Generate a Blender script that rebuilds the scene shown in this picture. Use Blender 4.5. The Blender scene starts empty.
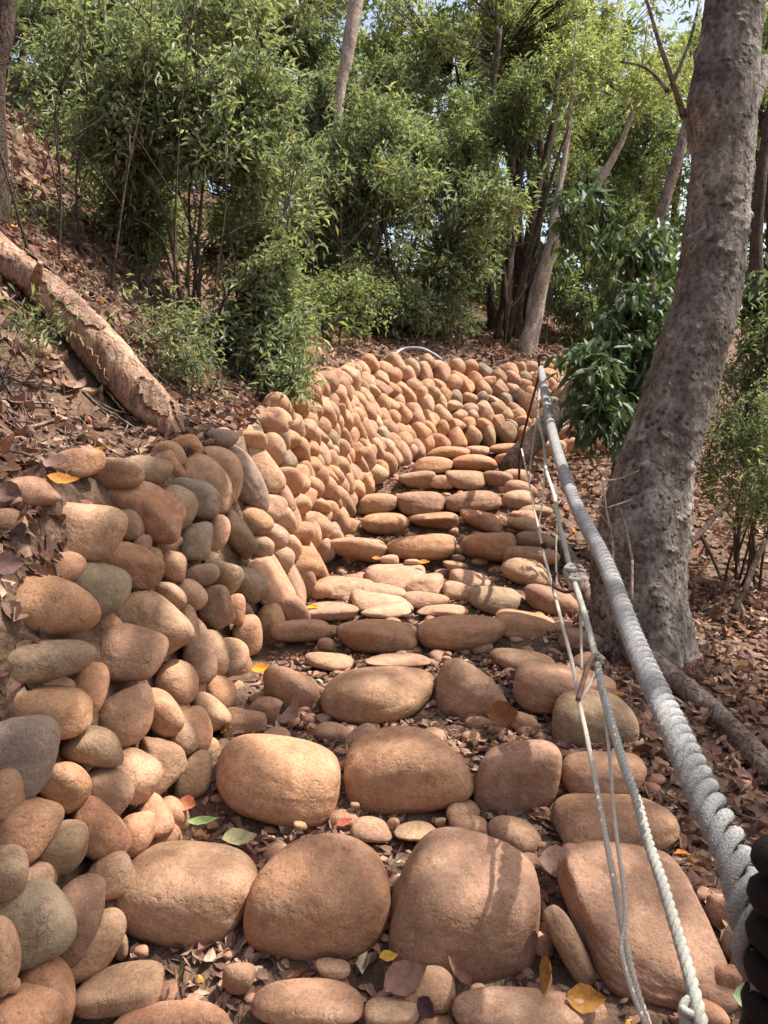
import bpy, math, random
import numpy as np
from mathutils import Vector, Matrix
R = math.radians
random.seed(7); rng = np.random.default_rng(11)
S = bpy.context.scene; C = S.collection

# ---------------------------------------------------------------- camera, sky, sun, exposure
F = 770.0; PITCH = R(6.5); CH = 1.5
cam_d = bpy.data.cameras.new('camera'); cam = bpy.data.objects.new('camera', cam_d); C.objects.link(cam)
cam.location = (0, 0, CH); cam.rotation_euler = (R(90) - PITCH, 0, 0)
cam_d.sensor_fit = 'VERTICAL'; cam_d.sensor_height = 24; cam_d.lens = 24 * F / 1024
cam_d.clip_start = .02; cam_d.clip_end = 500
cam_d.dof.use_dof = True; cam_d.dof.focus_distance = 3.0; cam_d.dof.aperture_fstop = 8.0
S.camera = cam
SUNV = Vector((.50, .10, .86)).normalized()
world = bpy.data.worlds.new('World'); S.world = world; world.use_nodes = True
nt = world.node_tree; nt.nodes.clear()
sky = nt.nodes.new('ShaderNodeTexSky'); sky.sky_type = 'NISHITA'; sky.sun_disc = False
sky.sun_elevation = math.asin(SUNV.z); sky.sun_rotation = math.atan2(SUNV.x, SUNV.y)
sky.air_density = 1.0; sky.dust_density = 3.0; sky.ozone_density = .6
bg = nt.nodes.new('ShaderNodeBackground'); bg.inputs[1].default_value = .15
wo = nt.nodes.new('ShaderNodeOutputWorld')
warm = nt.nodes.new('ShaderNodeMix'); warm.data_type = 'RGBA'; warm.blend_type = 'MULTIPLY'; warm.inputs[0].default_value = 1
warm.inputs[7].default_value = (1.10, 1.0, .88, 1)      # the camera's warm white balance
nt.links.new(sky.outputs[0], warm.inputs[6]); nt.links.new(warm.outputs[2], bg.inputs[0]); nt.links.new(bg.outputs[0], wo.inputs[0])
sd = bpy.data.lights.new('sun', 'SUN'); sd.energy = 5.0; sd.angle = R(.6); sd.color = (1, .93, .86)
sun = bpy.data.objects.new('sun', sd); C.objects.link(sun)
sun.rotation_euler = (-SUNV).to_track_quat('-Z', 'Y').to_euler()
S.view_settings.view_transform = 'Standard'; S.view_settings.look = 'None'
S.view_settings.exposure = .90; S.view_settings.gamma = 1; S.view_settings.use_curve_mapping = False

# ---------------------------------------------------------------- helpers
sp, cp = math.sin(PITCH), math.cos(PITCH)
def W(u, v, d):
    yc = -(v - 512) / F * d
    return np.array(((u - 384) / F * d, d * cp + yc * sp, CH + yc * cp - d * sp))
def tag(o, label=None, cat=None, group=None, kind=None):
    if label: o['label'] = label
    if cat: o['category'] = cat
    if group: o['group'] = group
    if kind: o['kind'] = kind
    return o
def empty(name, loc, label, cat, group=None):
    o = bpy.data.objects.new(name, None); C.objects.link(o); o.location = loc
    o.empty_display_size = .1
    return tag(o, label, cat, group)
def link(name, me, mat, parent=None, loc=None):
    o = bpy.data.objects.new(name, me); C.objects.link(o)
    if mat: me.materials.append(mat)
    if loc is not None: o.location = loc
    if parent is not None:
        o.parent = parent; o.location = Vector(loc if loc is not None else (0, 0, 0)) - parent.location
    return o
def mesh_np(name, V, Fc, smooth=True, col=None):
    """V (n,3), Fc (m,k) uniform k-gons"""
    V = np.asarray(V, dtype=np.float32); Fc = np.asarray(Fc, dtype=np.int32)
    me = bpy.data.meshes.new(name); k = Fc.shape[1]
    me.vertices.add(len(V)); me.vertices.foreach_set('co', V.ravel())
    me.loops.add(Fc.size); me.loops.foreach_set('vertex_index', Fc.ravel())
    me.polygons.add(len(Fc)); me.polygons.foreach_set('loop_start', np.arange(0, Fc.size, k, dtype=np.int32))
    me.polygons.foreach_set('loop_total', np.full(len(Fc), k, dtype=np.int32))
    me.polygons.foreach_set('use_smooth', np.full(len(Fc), smooth))
    if col is not None:
        a = me.color_attributes.new('Col', 'FLOAT_COLOR', 'POINT')
        a.data.foreach_set('color', np.c_[col, np.ones(len(col))].astype(np.float32).ravel())
    me.update(calc_edges=True); me.validate()
    return me
def snoise(P, seed, freq, octs=1, K=7):
    r = np.random.default_rng(seed); out = np.zeros(len(P)); amp = 1.; tot = 0
    for o in range(octs):
        for k in range(K):
            d = r.normal(size=3); d /= np.linalg.norm(d)
            out += amp * np.sin(P @ d * freq * r.uniform(.7, 1.5) + r.uniform(0, 6.28)) / K ** .5
        tot += amp; amp *= .5; freq *= 2.1
    return out / tot
def ico(level):
    t = (1 + 5 ** .5) / 2
    v = [(-1,t,0),(1,t,0),(-1,-t,0),(1,-t,0),(0,-1,t),(0,1,t),(0,-1,-t),(0,1,-t),(t,0,-1),(t,0,1),(-t,0,-1),(-t,0,1)]
    f = [(0,11,5),(0,5,1),(0,1,7),(0,7,10),(0,10,11),(1,5,9),(5,11,4),(11,10,2),(10,7,6),(7,1,8),(3,9,4),(3,4,2),(3,2,6),(3,6,8),(3,8,9),(4,9,5),(2,4,11),(6,2,10),(8,6,7),(9,8,1)]
    v = [np.array(p) / np.linalg.norm(p) for p in v]
    for _ in range(level):
        cache = {}; nf = []
        def mid(a, b):
            k = (min(a, b), max(a, b))
            if k not in cache:
                m = v[a] + v[b]; v.append(m / np.linalg.norm(m)); cache[k] = len(v) - 1
            return cache[k]
        for a, b, c in f:
            ab, bc, ca = mid(a, b), mid(b, c), mid(c, a)
            nf += [(a, ab, ca), (b, bc, ab), (c, ca, bc), (ab, bc, ca)]
        f = nf
    return np.array(v), np.array(f)
ICO = {k: ico(k) for k in (2, 3, 4, 5)}

def tube_np(pts, radii, sides=8, rough=0, seed=0, cap=True, rfreq=12):
    """tube through pts; returns V, quads"""
    P = np.array(pts, float); n = len(P); rad = np.array(radii, float)
    T = np.gradient(P, axis=0); T /= np.linalg.norm(T, axis=1)[:, None] + 1e-9
    up = np.array((0, 0, 1.)) if abs(T[0][2]) < .9 else np.array((1., 0, 0))
    Nn = np.cross(T[0], up); Nn /= np.linalg.norm(Nn); V = np.zeros((n, sides, 3))
    an = np.arange(sides) / sides * 2 * math.pi
    for i in range(n):
        Nn = Nn - T[i] * (Nn @ T[i]); Nn /= np.linalg.norm(Nn); B = np.cross(T[i], Nn)
        V[i] = P[i] + rad[i] * (np.cos(an)[:, None] * Nn + np.sin(an)[:, None] * B)
    if rough:
        fl = V.reshape(-1, 3); cen = np.repeat(P, sides, 0)
        nz = snoise(fl, seed, rfreq, 3); fl += (fl - cen) * (nz * rough)[:, None]; V = fl.reshape(n, sides, 3)
    i = np.arange(n - 1)[:, None]; j = np.arange(sides)[None, :]; j2 = (j + 1) % sides
    Q = np.stack([i * sides + j, i * sides + j2, (i + 1) * sides + j2, (i + 1) * sides + j], -1).reshape(-1, 4)
    V = V.reshape(-1, 3)
    if cap:
        b = len(V); V = np.r_[V, [P[0]], [P[-1]]]
        jj = np.arange(0, sides, 2)
        c0 = np.stack([np.full(len(jj), b), (jj + 2) % sides, (jj + 1) % sides, jj], -1)
        c1 = np.stack([np.full(len(jj), b + 1), (n - 1) * sides + jj, (n - 1) * sides + (jj + 1) % sides, (n - 1) * sides + (jj + 2) % sides], -1)
        Q = np.r_[Q, c0, c1]
    return V, Q
def spline(pts, n):
    """Catmull-Rom resample of rows (any columns)"""
    P = np.array(pts, float); P = np.r_[[2 * P[0] - P[1]], P, [2 * P[-1] - P[-2]]]
    out = []; m = len(P) - 3
    for t in np.linspace(0, m - 1e-6, n):
        i = int(t); f = t - i; a, b, c, d = P[i], P[i + 1], P[i + 2], P[i + 3]
        out.append(.5 * ((2 * b) + (-a + c) * f + (2 * a - 5 * b + 4 * c - d) * f * f + (-a + 3 * b - 3 * c + d) * f ** 3))
    return np.array(out)
def merge(parts):
    V = []; Q = []; o = 0
    for v, q in parts: V.append(v); Q.append(q + o); o += len(v)
    return np.concatenate(V), np.concatenate(Q)

# ---------------------------------------------------------------- materials
def newmat(name):
    m = bpy.data.materials.new(name); m.use_nodes = True; m.node_tree.nodes.clear(); return m, m.node_tree
class G:
    def __init__(s, t): s.t = t
    def n(s, typ, **kw):
        x = s.t.nodes.new('ShaderNode' + typ)
        for k, v in kw.items():
            if k.startswith('i_'):
                x.inputs[k[2:].replace('_', ' ')].default_value = v
            else: setattr(x, k, v)
        return x
    def l(s, a, b): s.t.links.new(a, b)
    def ramp(s, fac, stops):
        x = s.n('ValToRGB'); e = x.color_ramp.elements
        while len(e) < len(stops): e.new(.5)
        for i, (p, c) in enumerate(stops):
            e[i].position = p; e[i].color = (*c, 1) if not isinstance(c, float) else (c, c, c, 1)
        s.l(fac, x.inputs[0]); return x.outputs[0]
    def mix(s, fac, a, b, mode='MIX'):
        x = s.n('Mix', data_type='RGBA', blend_type=mode)
        for v, i in ((fac, 0), (a, 6), (b, 7)):
            if hasattr(v, 'is_linked'): s.l(v, x.inputs[i])
            else: x.inputs[i].default_value = v if i == 0 else (*v, 1)
        return x.outputs[2]
    def math(s, op, a, b=0.):
        x = s.n('Math', operation=op)
        for v, i in ((a, 0), (b, 1)):
            if hasattr(v, 'is_linked'): s.l(v, x.inputs[i])
            else: x.inputs[i].default_value = v
        return x.outputs[0]
    def bump(s, h, st, dist, nrm=None):
        x = s.n('Bump'); x.inputs['Strength'].default_value = st; x.inputs['Distance'].default_value = dist
        s.l(h, x.inputs['Height'])
        if nrm is not None: s.l(nrm, x.inputs['Normal'])
        return x.outputs[0]
    def out(s, col, rough, nrm=None, trans=0., spec=.3, transcol=None):
        p = s.n('BsdfPrincipled'); p.inputs['Specular IOR Level'].default_value = spec
        if hasattr(col, 'is_linked'): s.l(col, p.inputs['Base Color'])
        else: p.inputs['Base Color'].default_value = (*col, 1)
        if hasattr(rough, 'is_linked'): s.l(rough, p.inputs['Roughness'])
        else: p.inputs['Roughness'].default_value = rough
        if nrm is not None: s.l(nrm, p.inputs['Normal'])
        o = s.n('OutputMaterial'); sh = p.outputs[0]
        if trans:
            t = s.n('BsdfTranslucent'); mx = s.n('MixShader'); mx.inputs[0].default_value = trans
            if transcol is not None: s.l(transcol, t.inputs[0])
            elif hasattr(col, 'is_linked'): s.l(col, t.inputs[0])
            s.l(sh, mx.inputs[1]); s.l(t.outputs[0], mx.inputs[2]); sh = mx.outputs[0]
        s.l(sh, o.inputs[0])

def mat_stone(use_obj=True, flat=(.46, .27, .17)):
    m, t = newmat('river_stone'); g = G(t)
    oi = g.n('ObjectInfo'); tc = g.n('TexCoord')
    off = g.n('VectorMath', operation='ADD'); g.l(tc.outputs['Object'], off.inputs[0])
    sc = g.n('VectorMath', operation='SCALE'); sc.inputs['Scale'].default_value = 37.0
    cmb = g.n('CombineXYZ'); g.l(oi.outputs['Random'], cmb.inputs[0]); g.l(oi.outputs['Random'], cmb.inputs[1])
    g.l(cmb.outputs[0], sc.inputs[0]); g.l(sc.outputs[0], off.inputs[1]); P = off.outputs[0]
    def noise(scale, det=4, rough=.55, dist=0.):
        x = g.n('TexNoise'); x.inputs['Scale'].default_value = scale; x.inputs['Detail'].default_value = det
        x.inputs['Roughness'].default_value = rough; x.inputs['Distortion'].default_value = dist
        g.l(P, x.inputs['Vector']); return x.outputs[0]
    base = oi.outputs['Color']
    n1 = noise(5, 3); n2 = noise(24, 5, .65); n3 = noise(120, 4, .7); n4 = noise(9, 4, .6, 1.0)
    c = g.mix(g.ramp(n1, [(.35, (0., 0., 0.)), (.65, (1., 1., 1.))]), g.mix(1., base, (.84, .78, .74), 'MULTIPLY'), g.mix(1., base, (1.12, 1.06, 1.0), 'MULTIPLY'))
    c = g.mix(g.ramp(n2, [(.42, 0.), (.68, .75)]), c, g.mix(1., base, (.62, .56, .5), 'MULTIPLY'))
    # pale dust patches and grey lichen
    c = g.mix(g.ramp(n4, [(.52, 0.), (.70, .45)]), c, (.52, .35, .24))
    c = g.mix(g.ramp(noise(15, 6, .7, .5), [(.57, 0.), (.70, .45)]), c, (.26, .23, .155))
    # speckle
    c = g.mix(g.ramp(n3, [(.40, .40), (.52, 0.)]), c, (.17, .105, .075))
    c = g.mix(g.ramp(noise(260, 2, .5), [(.62, 0.), (.72, .45)]), c, (.66, .52, .42))
    # rough bump: grain, pits, dents, few cracks
    vo = g.n('TexVoronoi', feature='DISTANCE_TO_EDGE'); vo.inputs['Scale'].default_value = 3.2
    wv = g.n('VectorMath', operation='ADD'); nn = g.n('TexNoise'); nn.inputs['Scale'].default_value = 9; g.l(P, nn.inputs['Vector'])
    s2 = g.n('VectorMath', operation='SCALE'); s2.inputs['Scale'].default_value = .35; g.l(nn.outputs[1], s2.inputs[0])
    g.l(P, wv.inputs[0]); g.l(s2.outputs[0], wv.inputs[1]); g.l(wv.outputs[0], vo.inputs['Vector'])
    crack = g.math('MULTIPLY', g.ramp(vo.outputs[0], [(0., .35), (.010, 1.)]), 1.)
    msk = g.ramp(noise(5, 2), [(.60, 1.), (.68, 0.)])
    crack = g.math('MAXIMUM', crack, msk)
    pit = g.ramp(noise(55, 3, .6), [(.30, 0.), (.42, 1.)])
    b = g.bump(n3, .35, .004); b = g.bump(pit, .5, .004, b); b = g.bump(n2, .55, .012, b); b = g.bump(crack, .5, .004, b)
    b = g.bump(noise(14, 3), .4, .02, b)
    c = g.mix(g.math('SUBTRACT', 1., crack), c, g.mix(1., base, (.62, .55, .5), 'MULTIPLY'))
    g.out(c, .88, b, spec=.18); return m
M_STONE = mat_stone()

def mat_leaf(name, trans=.38, rough=.5, spec=.3):
    m, t = newmat(name); g = G(t)
    a = g.n('Attribute', attribute_name='Col')
    tcol = g.mix(1., a.outputs[0], (1.35, 1.5, .8), 'MULTIPLY')
    g.out(a.outputs[0], rough, None, trans, spec, tcol); return m
M_LEAF = mat_leaf('green_leaf')
M_GLOSS = mat_leaf('glossy_leaf', .25, .52, .25)
def mat_litter():
    m, t = newmat('dead_leaf'); g = G(t); a = g.n('Attribute', attribute_name='Col'); tc = g.n('TexCoord')
    n = g.n('TexNoise'); n.inputs['Scale'].default_value = 60; n.inputs['Detail'].default_value = 5; g.l(tc.outputs['Object'], n.inputs['Vector'])
    c = g.mix(g.ramp(n.outputs[0], [(.4, .5), (.6, 0.)]), a.outputs[0], g.mix(1., a.outputs[0], (.5, .45, .42), 'MULTIPLY'))
    g.out(c, .75, g.bump(n.outputs[0], .5, .005), .12, .25); return m
M_LITTER = mat_litter()
def mat_ground():
    m, t = newmat('leafy_soil'); g = G(t); tc = g.n('TexCoord'); P = tc.outputs['Object']
    n = g.n('TexNoise'); n.inputs['Scale'].default_value = 14; n.inputs['Detail'].default_value = 8; n.inputs['Roughness'].default_value = .7; g.l(P, n.inputs['Vector'])
    n2 = g.n('TexNoise'); n2.inputs['Scale'].default_value = 1.3; n2.inputs['Detail'].default_value = 3; g.l(P, n2.inputs['Vector'])
    v = g.n('TexVoronoi'); v.inputs['Scale'].default_value = 16; v.inputs['Randomness'].default_value = 1; g.l(P, v.inputs['Vector'])
    c = g.ramp(n.outputs[0], [(.3, (.055, .036, .026)), (.55, (.145, .095, .065)), (.75, (.26, .175, .12))])
    lf = g.ramp(g.n('SeparateColor').outputs[0] if False else v.outputs['Color'], [(.1, (.06, .038, .028)), (.5, (.16, .102, .072)), (.9, (.27, .185, .13))])
    c = g.mix(g.ramp(n2.outputs[0], [(.35, .25), (.65, .75)]), c, lf)
    vb = g.n('TexVoronoi'); vb.inputs['Scale'].default_value = 60; g.l(P, vb.inputs['Vector'])
    b = g.bump(n.outputs[0], .8, .03); b = g.bump(vb.outputs[0], .7, .012, b)
    g.out(c, .95, b, spec=.1); return m
M_GROUND = mat_ground()
def mat_bark(name, c1, c2, c3, sc=1., knob=.012, stretch=.35):
    m, t = newmat(name); g = G(t); tc = g.n('TexCoord'); mp = g.n('Mapping'); mp.inputs['Scale'].default_value = (1, 1, stretch)
    g.l(tc.outputs['Object'], mp.inputs[0]); P = mp.outputs[0]; Q = tc.outputs['Object']
    def noise(s, d=5, r=.6, src=P, dist=0.):
        x = g.n('TexNoise'); x.inputs['Scale'].default_value = s * sc; x.inputs['Detail'].default_value = d
        x.inputs['Roughness'].default_value = r; x.inputs['Distortion'].default_value = dist; g.l(src, x.inputs['Vector']); return x.outputs[0]
    c = g.ramp(noise(9), [(.3, c1), (.5, c2), (.72, c3)])
    c = g.mix(g.ramp(noise(45, 5, .7), [(.38, .65), (.55, 0.)]), c, tuple(x * .35 for x in c1))
    c = g.mix(g.ramp(noise(7, 4, .7, Q, .6), [(.60, 0.), (.70, .5)]), c, tuple(min(.6, x * 1.5) for x in c3))
    v = g.n('TexVoronoi', feature='SMOOTH_F1'); v.inputs['Scale'].default_value = 32 * sc; v.inputs['Smoothness'].default_value = .3; g.l(Q, v.inputs['Vector'])
    knobh = g.math('MULTIPLY', g.ramp(v.outputs[0], [(.05, 1.), (.42, 0.)]), g.ramp(noise(8, 2, .5, Q), [(.42, 0.), (.6, 1.)]))
    c = g.mix(g.math('MULTIPLY', knobh, .7), c, tuple(x * .45 for x in c1))
    c = g.mix(g.ramp(noise(16, 5, .75, Q, .3), [(.62, 0.), (.68, .55)]), c, tuple(min(.7, x * 1.7) for x in c3))
    b = g.bump(noise(30, 6, .7), .9, .012); b = g.bump(knobh, .9, knob, b); b = g.bump(noise(9, 4, .6, P, 1.5), .8, .03, b)
    g.out(c, .9, b, spec=.15); return m
M_BARK = mat_bark('knobbly_bark', (.095, .08, .068), (.20, .175, .152), (.42, .375, .33), 1., .02, .65)
M_DARKB = mat_bark('dark_bark', (.045, .03, .024), (.09, .065, .05), (.15, .11, .085), 2.)
M_PALEB = mat_bark('pale_bark', (.25, .19, .15), (.42, .33, .27), (.6, .5, .43), 1.5, .004)
M_LOG = mat_bark('dry_log', (.20, .115, .075), (.42, .26, .175), (.60, .41, .29), 1.3, .004)
M_LOG2 = mat_bark('loose_bark', (.16, .10, .07), (.32, .205, .145), (.48, .33, .24), 1.6, .006)
M_ROOT = mat_bark('grey_log', (.10, .075, .062), (.24, .185, .15), (.42, .35, .29), 1.6, .006)
def mat_rope(name, c1, c2, fib=420):
    m, t = newmat(name); g = G(t); a = g.n('Attribute', attribute_name='Col'); tc = g.n('TexCoord')
    mp = g.n('Mapping'); mp.inputs['Scale'].default_value = (1, .28, 1); g.l(tc.outputs['Object'], mp.inputs[0])
    n = g.n('TexNoise'); n.inputs['Scale'].default_value = fib; n.inputs['Detail'].default_value = 4; g.l(mp.outputs[0], n.inputs['Vector'])
    n2 = g.n('TexNoise'); n2.inputs['Scale'].default_value = 16; n2.inputs['Detail'].default_value = 5; g.l(tc.outputs['Object'], n2.inputs['Vector'])
    c = g.ramp(n.outputs[0], [(.3, tuple(x * .7 + y * .3 for x, y in zip(c1, c2))), (.60, c2)])
    c = g.mix(g.ramp(n2.outputs[0], [(.50, 0.), (.70, .3)]), c, tuple(x * .62 for x in c1))
    g.out(c, .9, g.bump(n.outputs[0], 1., .004), spec=.15); return m
M_ROPE = mat_rope('grey_rope_fibre', (.17, .17, .165), (.43, .43, .42))
M_ROPE2 = mat_rope('greenish_rope_fibre', (.30, .31, .27), (.60, .60, .53), 700)
M_ROPE3 = mat_rope('cream_rope_fibre', (.46, .41, .33), (.74, .68, .58), 900)
def mat_plain(name, col, rough=.6, metal=0., bs=40, b=.4):
    m, t = newmat(name); g = G(t); tc = g.n('TexCoord'); n = g.n('TexNoise'); n.inputs['Scale'].default_value = bs; n.inputs['Detail'].default_value = 6
    g.l(tc.outputs['Object'], n.inputs['Vector'])
    c = g.mix(g.ramp(n.outputs[0], [(.4, .7), (.65, 0.)]), col, tuple(x * .5 for x in col))
    g.out(c, rough, g.bump(n.outputs[0], b, .004)); return m
M_IRON = mat_plain('rusty_iron', (.07, .04, .03), .7)
M_POST = mat_plain('black_cord', (.016, .011, .010), .85, bs=160, b=1.)
M_HOSE = mat_plain('weathered_grey_plastic', (.36, .37, .39), .5)

# ---------------------------------------------------------------- path rows and wall lines in the world
VD_V = [451, 464, 480, 502, 523, 547, 590, 634, 690, 775, 905, 1010, 1150]
VD_D = [8.0, 7.5, 7.0, 6.4, 5.8, 5.2, 4.5, 3.85, 3.2, 2.6, 2.1, 1.82, 1.5]
def dv(v): return float(np.interp(v, VD_V, VD_D))
prof = []      # ground steps along Y
for v, hpx in [(1005, 44), (905, 118), (775, 88), (692, 60), (634, 40), (603, 14), (575, 12), (547, 30), (523, 21), (502, 23), (480, 19), (464, 17), (451, 13)]:
    d = dv(v); p = W(0, v, d); b = hpx / F * d / 2
    fl = hpx < 16 and v > 560
    prof += [(p[1] - b * 1.15, p[2] - (.0 if fl else .80) * b), (p[1] + b * .75, p[2] + (.35 if fl else .42) * b)]
py = [-30, -5, 0.6] + [a for a, _ in prof] + [9.0, 11, 20, 60]
pz = [-1.6, -.3, prof[0][1] - .10] + [z for _, z in prof] + [prof[-1][1] + .05, prof[-1][1] + .25, prof[-1][1] + 2.0, prof[-1][1] + 3]
pz = list(np.maximum.accumulate(pz))
ramp_y = np.array([-30, -5, 1.0, 2.1, 3.2, 4.5, 5.8, 7.0, 8.0, 9, 11, 20, 60])
ramp_z = np.interp(ramp_y, py, pz)
# foot and top of the dry wall: world X, Y, Z
FT = [((-.95, -3.0, -.1), (-1.35, -3.0, .75)), ((-.90, .2, .0), (-1.28, .2, .80)), ((-.84, 1.1, .03), (-1.16, 1.0, .86))]
for f, tp in [((105, 985, 1.9), (-40, 600, 1.95)), ((172, 868, 2.3), (52, 505, 2.4)), ((228, 742, 2.9), (112, 466, 3.0)),
              ((262, 668, 3.6), (205, 444, 3.7)), ((298, 606, 4.3), (262, 424, 4.5)), ((325, 556, 5.1), (292, 402, 5.3)),
              ((352, 500, 6.3), (328, 378, 6.6)), ((392, 466, 7.4), (368, 367, 8.0)), ((430, 446, 8.1), (440, 363, 8.9)),
              ((485, 440, 8.5), (495, 372, 9.2)), ((545, 436, 8.9), (545, 366, 9.6)), ((640, 428, 9.6), (640, 372, 10.3)), ((760, 420, 10.5), (760, 380, 11.2))]:
    FT.append((tuple(W(*f)), tuple(W(*tp))))
FT.append(((12, 11.5, 1.6), (12, 12.2, 2.0))); FT.append(((60, 14, 2.2), (60, 15, 2.6)))
FOOT = spline([a for a, _ in FT], 180); TOP = spline([b for _, b in FT], 180)
def near_line(X, Y, L):
    A = L[:-1, :2]; B = L[1:, :2]; D = B - A; dd = (D ** 2).sum(1) + 1e-12
    best = np.full(X.shape, 1e9); side = np.zeros(X.shape); z = np.zeros(X.shape); sx = np.zeros(X.shape)
    for i in range(len(A)):
        px = X - A[i, 0]; py_ = Y - A[i, 1]
        t = np.clip((px * D[i, 0] + py_ * D[i, 1]) / dd[i], 0, 1)
        qx = px - t * D[i, 0]; qy = py_ - t * D[i, 1]; ds = np.hypot(qx, qy)
        m = ds < best
        best = np.where(m, ds, best)
        cr = D[i, 0] * py_ - D[i, 1] * px        # >0 : left of travel = bank side
        side = np.where(m, np.sign(cr), side); z = np.where(m, L[i, 2] + t * (L[i + 1, 2] - L[i, 2]), z); sx = np.where(m, i + t, sx)
    return best * side, z, sx
def height(X, Y):
    X = np.asarray(X, float); Y = np.asarray(Y, float)
    dt, zt, st = near_line(X, Y, TOP); df, zf, sf = near_line(X, Y, FOOT)
    zp = np.interp(Y, py, pz)
    zr = np.interp(Y, ramp_y, ramp_z)
    e = np.interp(Y, [0, 3, 6, 9], [.78, .95, 1.15, 1.6])
    k = np.clip((X - e) / .25, 0, 1); base = zp * (1 - k) + (zr - .03) * k
    base = base - .10 * np.clip(X - e, 0, 4) * np.clip(1.5 - Y / 8, 0, 1) - .06
    kk = np.interp(TOP[np.clip(st.astype(int), 0, len(TOP) - 1), 0], [-1.2, -.6, .3, 2, 5], [.98, .9, .5, .42, .30])
    g = np.where(dt < .45, dt * .45, .2 + (dt - .45)); g = np.where(dt > 9, 8.75 + (dt - 9) * .25, g)
    g = np.where(dt > 25, 12.75, g)
    bank = zt - .03 + kk * g
    fr = np.clip(df / (np.abs(dt) + np.abs(df) + 1e-6), 0, 1)
    mid = zf + (zt - zf) * np.clip(fr * 1.25 - .25, 0, 1) - .06
    mid = np.maximum(mid, base)
    z = np.where(dt > 0, bank, np.where(df > 0, mid, base))
    P = np.stack([X.ravel(), Y.ravel(), 0 * X.ravel()], 1)
    nz = snoise(P, 3, 2.2, 3).reshape(X.shape)
    amp = np.where(dt > 0, .05 + .02 * np.clip(dt, 0, 5), np.where(X > e + .2, .03, .008))
    return z + nz * amp
def hz(x, y): return float(height(np.array([x]), np.array([y]))[0])
def ray_ground(u, v, dmin=1.2, dmax=30):
    ds = np.arange(dmin, dmax, .04); P = np.array([W(u, v, d) for d in ds]); h = height(P[:, 0], P[:, 1])
    i = np.argmax(P[:, 2] < h)
    return P[i] if P[i, 2] < h[i] else P[-1]

# terrain sheet
def axis(lo, a, b, hi, fine):
    mid = list(np.arange(a, b, fine)); s = fine; x = b; right = []
    while x < hi: right.append(x); s *= 1.13; x += s
    s = fine; x = a - s; left = []
    while x > lo: left.append(x); s *= 1.13; x -= s
    return np.array(left[::-1] + mid + right)
gx = axis(-60, -3.2, 3.6, 60, .045); gy = axis(-40, .6, 10.5, 80, .045)
GX, GY = np.meshgrid(gx, gy); GZ = height(GX, GY)
nx, ny = len(gx), len(gy)
ii, jj = np.meshgrid(np.arange(ny - 1), np.arange(nx - 1), indexing='ij')
Q = np.stack([ii * nx + jj, ii * nx + jj + 1, (ii + 1) * nx + jj + 1, (ii + 1) * nx + jj], -1).reshape(-1, 4)
tag(link('ground', mesh_np('ground', np.stack([GX, GY, GZ], -1).reshape(-1, 3), Q), M_GROUND), kind='structure')

# ---------------------------------------------------------------- stones
COL = dict(tan=(.44, .282, .182), orange=(.46, .265, .158), buff=(.46, .305, .21), olive=(.32, .235, .155), grey=(.27, .225, .18),
           green=(.30, .245, .175), brown=(.35, .222, .148), red=(.36, .19, .115), pink=(.41, .25, .17), dust=(.42, .27, .18))
CW = dict(tan='tan', orange='orange', buff='pale buff', olive='olive brown', grey='dark grey', green='greenish grey', brown='brown', red='rusty red', pink='pinkish', dust='dusty tan')
def stone_shape(a, c, b, level=3, angular=0., seed=0, extra=6, tp=.13):
    r = np.random.default_rng(seed); D, Fc = ICO[level]
    N = []; off = []
    for ax in range(3):
        for s in (-1, 1):
            n = np.zeros(3); n[ax] = s; n += r.normal(size=3) * ((.13 if level < 5 else .06) + .14 * angular); N.append(n / np.linalg.norm(n)); off.append(r.uniform(.90, 1.06))
    for _ in range((2 if not angular else 5) + int(5 * angular)):
        n = r.normal(size=3); N.append(n / np.linalg.norm(n)); off.append(r.uniform(.88, 1.18) if not angular else r.uniform(.72, 1.05))
    N = np.array(N); off = np.array(off); p = (r.uniform(2.7, 3.4) if level > 4 else r.uniform(2.4, 3.1)) + 10 * angular
    q = np.clip(D @ N.T, 0, None) / off
    rad = (q ** p).sum(1) ** (-1 / p)
    V = D * rad[:, None]
    V[:, 0] *= 1 + r.uniform(-tp, tp) * V[:, 2] + r.uniform(-.10, .10) * V[:, 1]
    V[:, 2] *= 1 + r.uniform(-tp, tp) * V[:, 0]
    V[:, 2] += r.uniform(-.07, .07) * V[:, 0] ** 2
    V += D * (snoise(V, seed + 1, 2.3, 1) * .035 + snoise(V, seed + 2, 6.0, 2) * (.013 + .014 * angular) )[:, None]
    if level >= 4: V += D * (snoise(V, seed + 3, 22, 2) * (.0035 + .006 * angular))[:, None]
    lo, hi = V.min(0), V.max(0); V = (V - (lo + hi) / 2) / ((hi - lo) / 2)
    return V * np.array((a, c, b)), Fc
_sid = [100]
def put_stone(name, center, abc, rot, colour, label, cat='stone', group=None, level=3, angular=0., merge_to=None):
    _sid[0] += 1; V, Fc = stone_shape(abc[0], abc[1], abc[2], level, angular, _sid[0], tp=.05 if level > 4 else .13)
    if merge_to is not None:
        Rm = np.array(rot); merge_to.append((V @ Rm.T + np.array(center), Fc)); return None
    o = link(name, mesh_np(name, V, Fc), M_STONE, loc=tuple(center))
    o.rotation_mode = 'QUATERNION'; o.rotation_quaternion = Matrix(rot).to_quaternion()
    c = np.array(COL[colour]) * random.uniform(.88, 1.13) * np.array([random.uniform(.965, 1.035) for _ in range(3)])
    o.color = (*c, 1)
    return tag(o, label, cat, group)
def roll(deg, yaw=0., tip=0.):
    # roll about the view (Y) axis, clockwise in the picture
    return Matrix.Rotation(yaw, 3, 'Z') @ Matrix.Rotation(R(deg), 3, 'Y') @ Matrix.Rotation(tip, 3, 'X')
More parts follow.
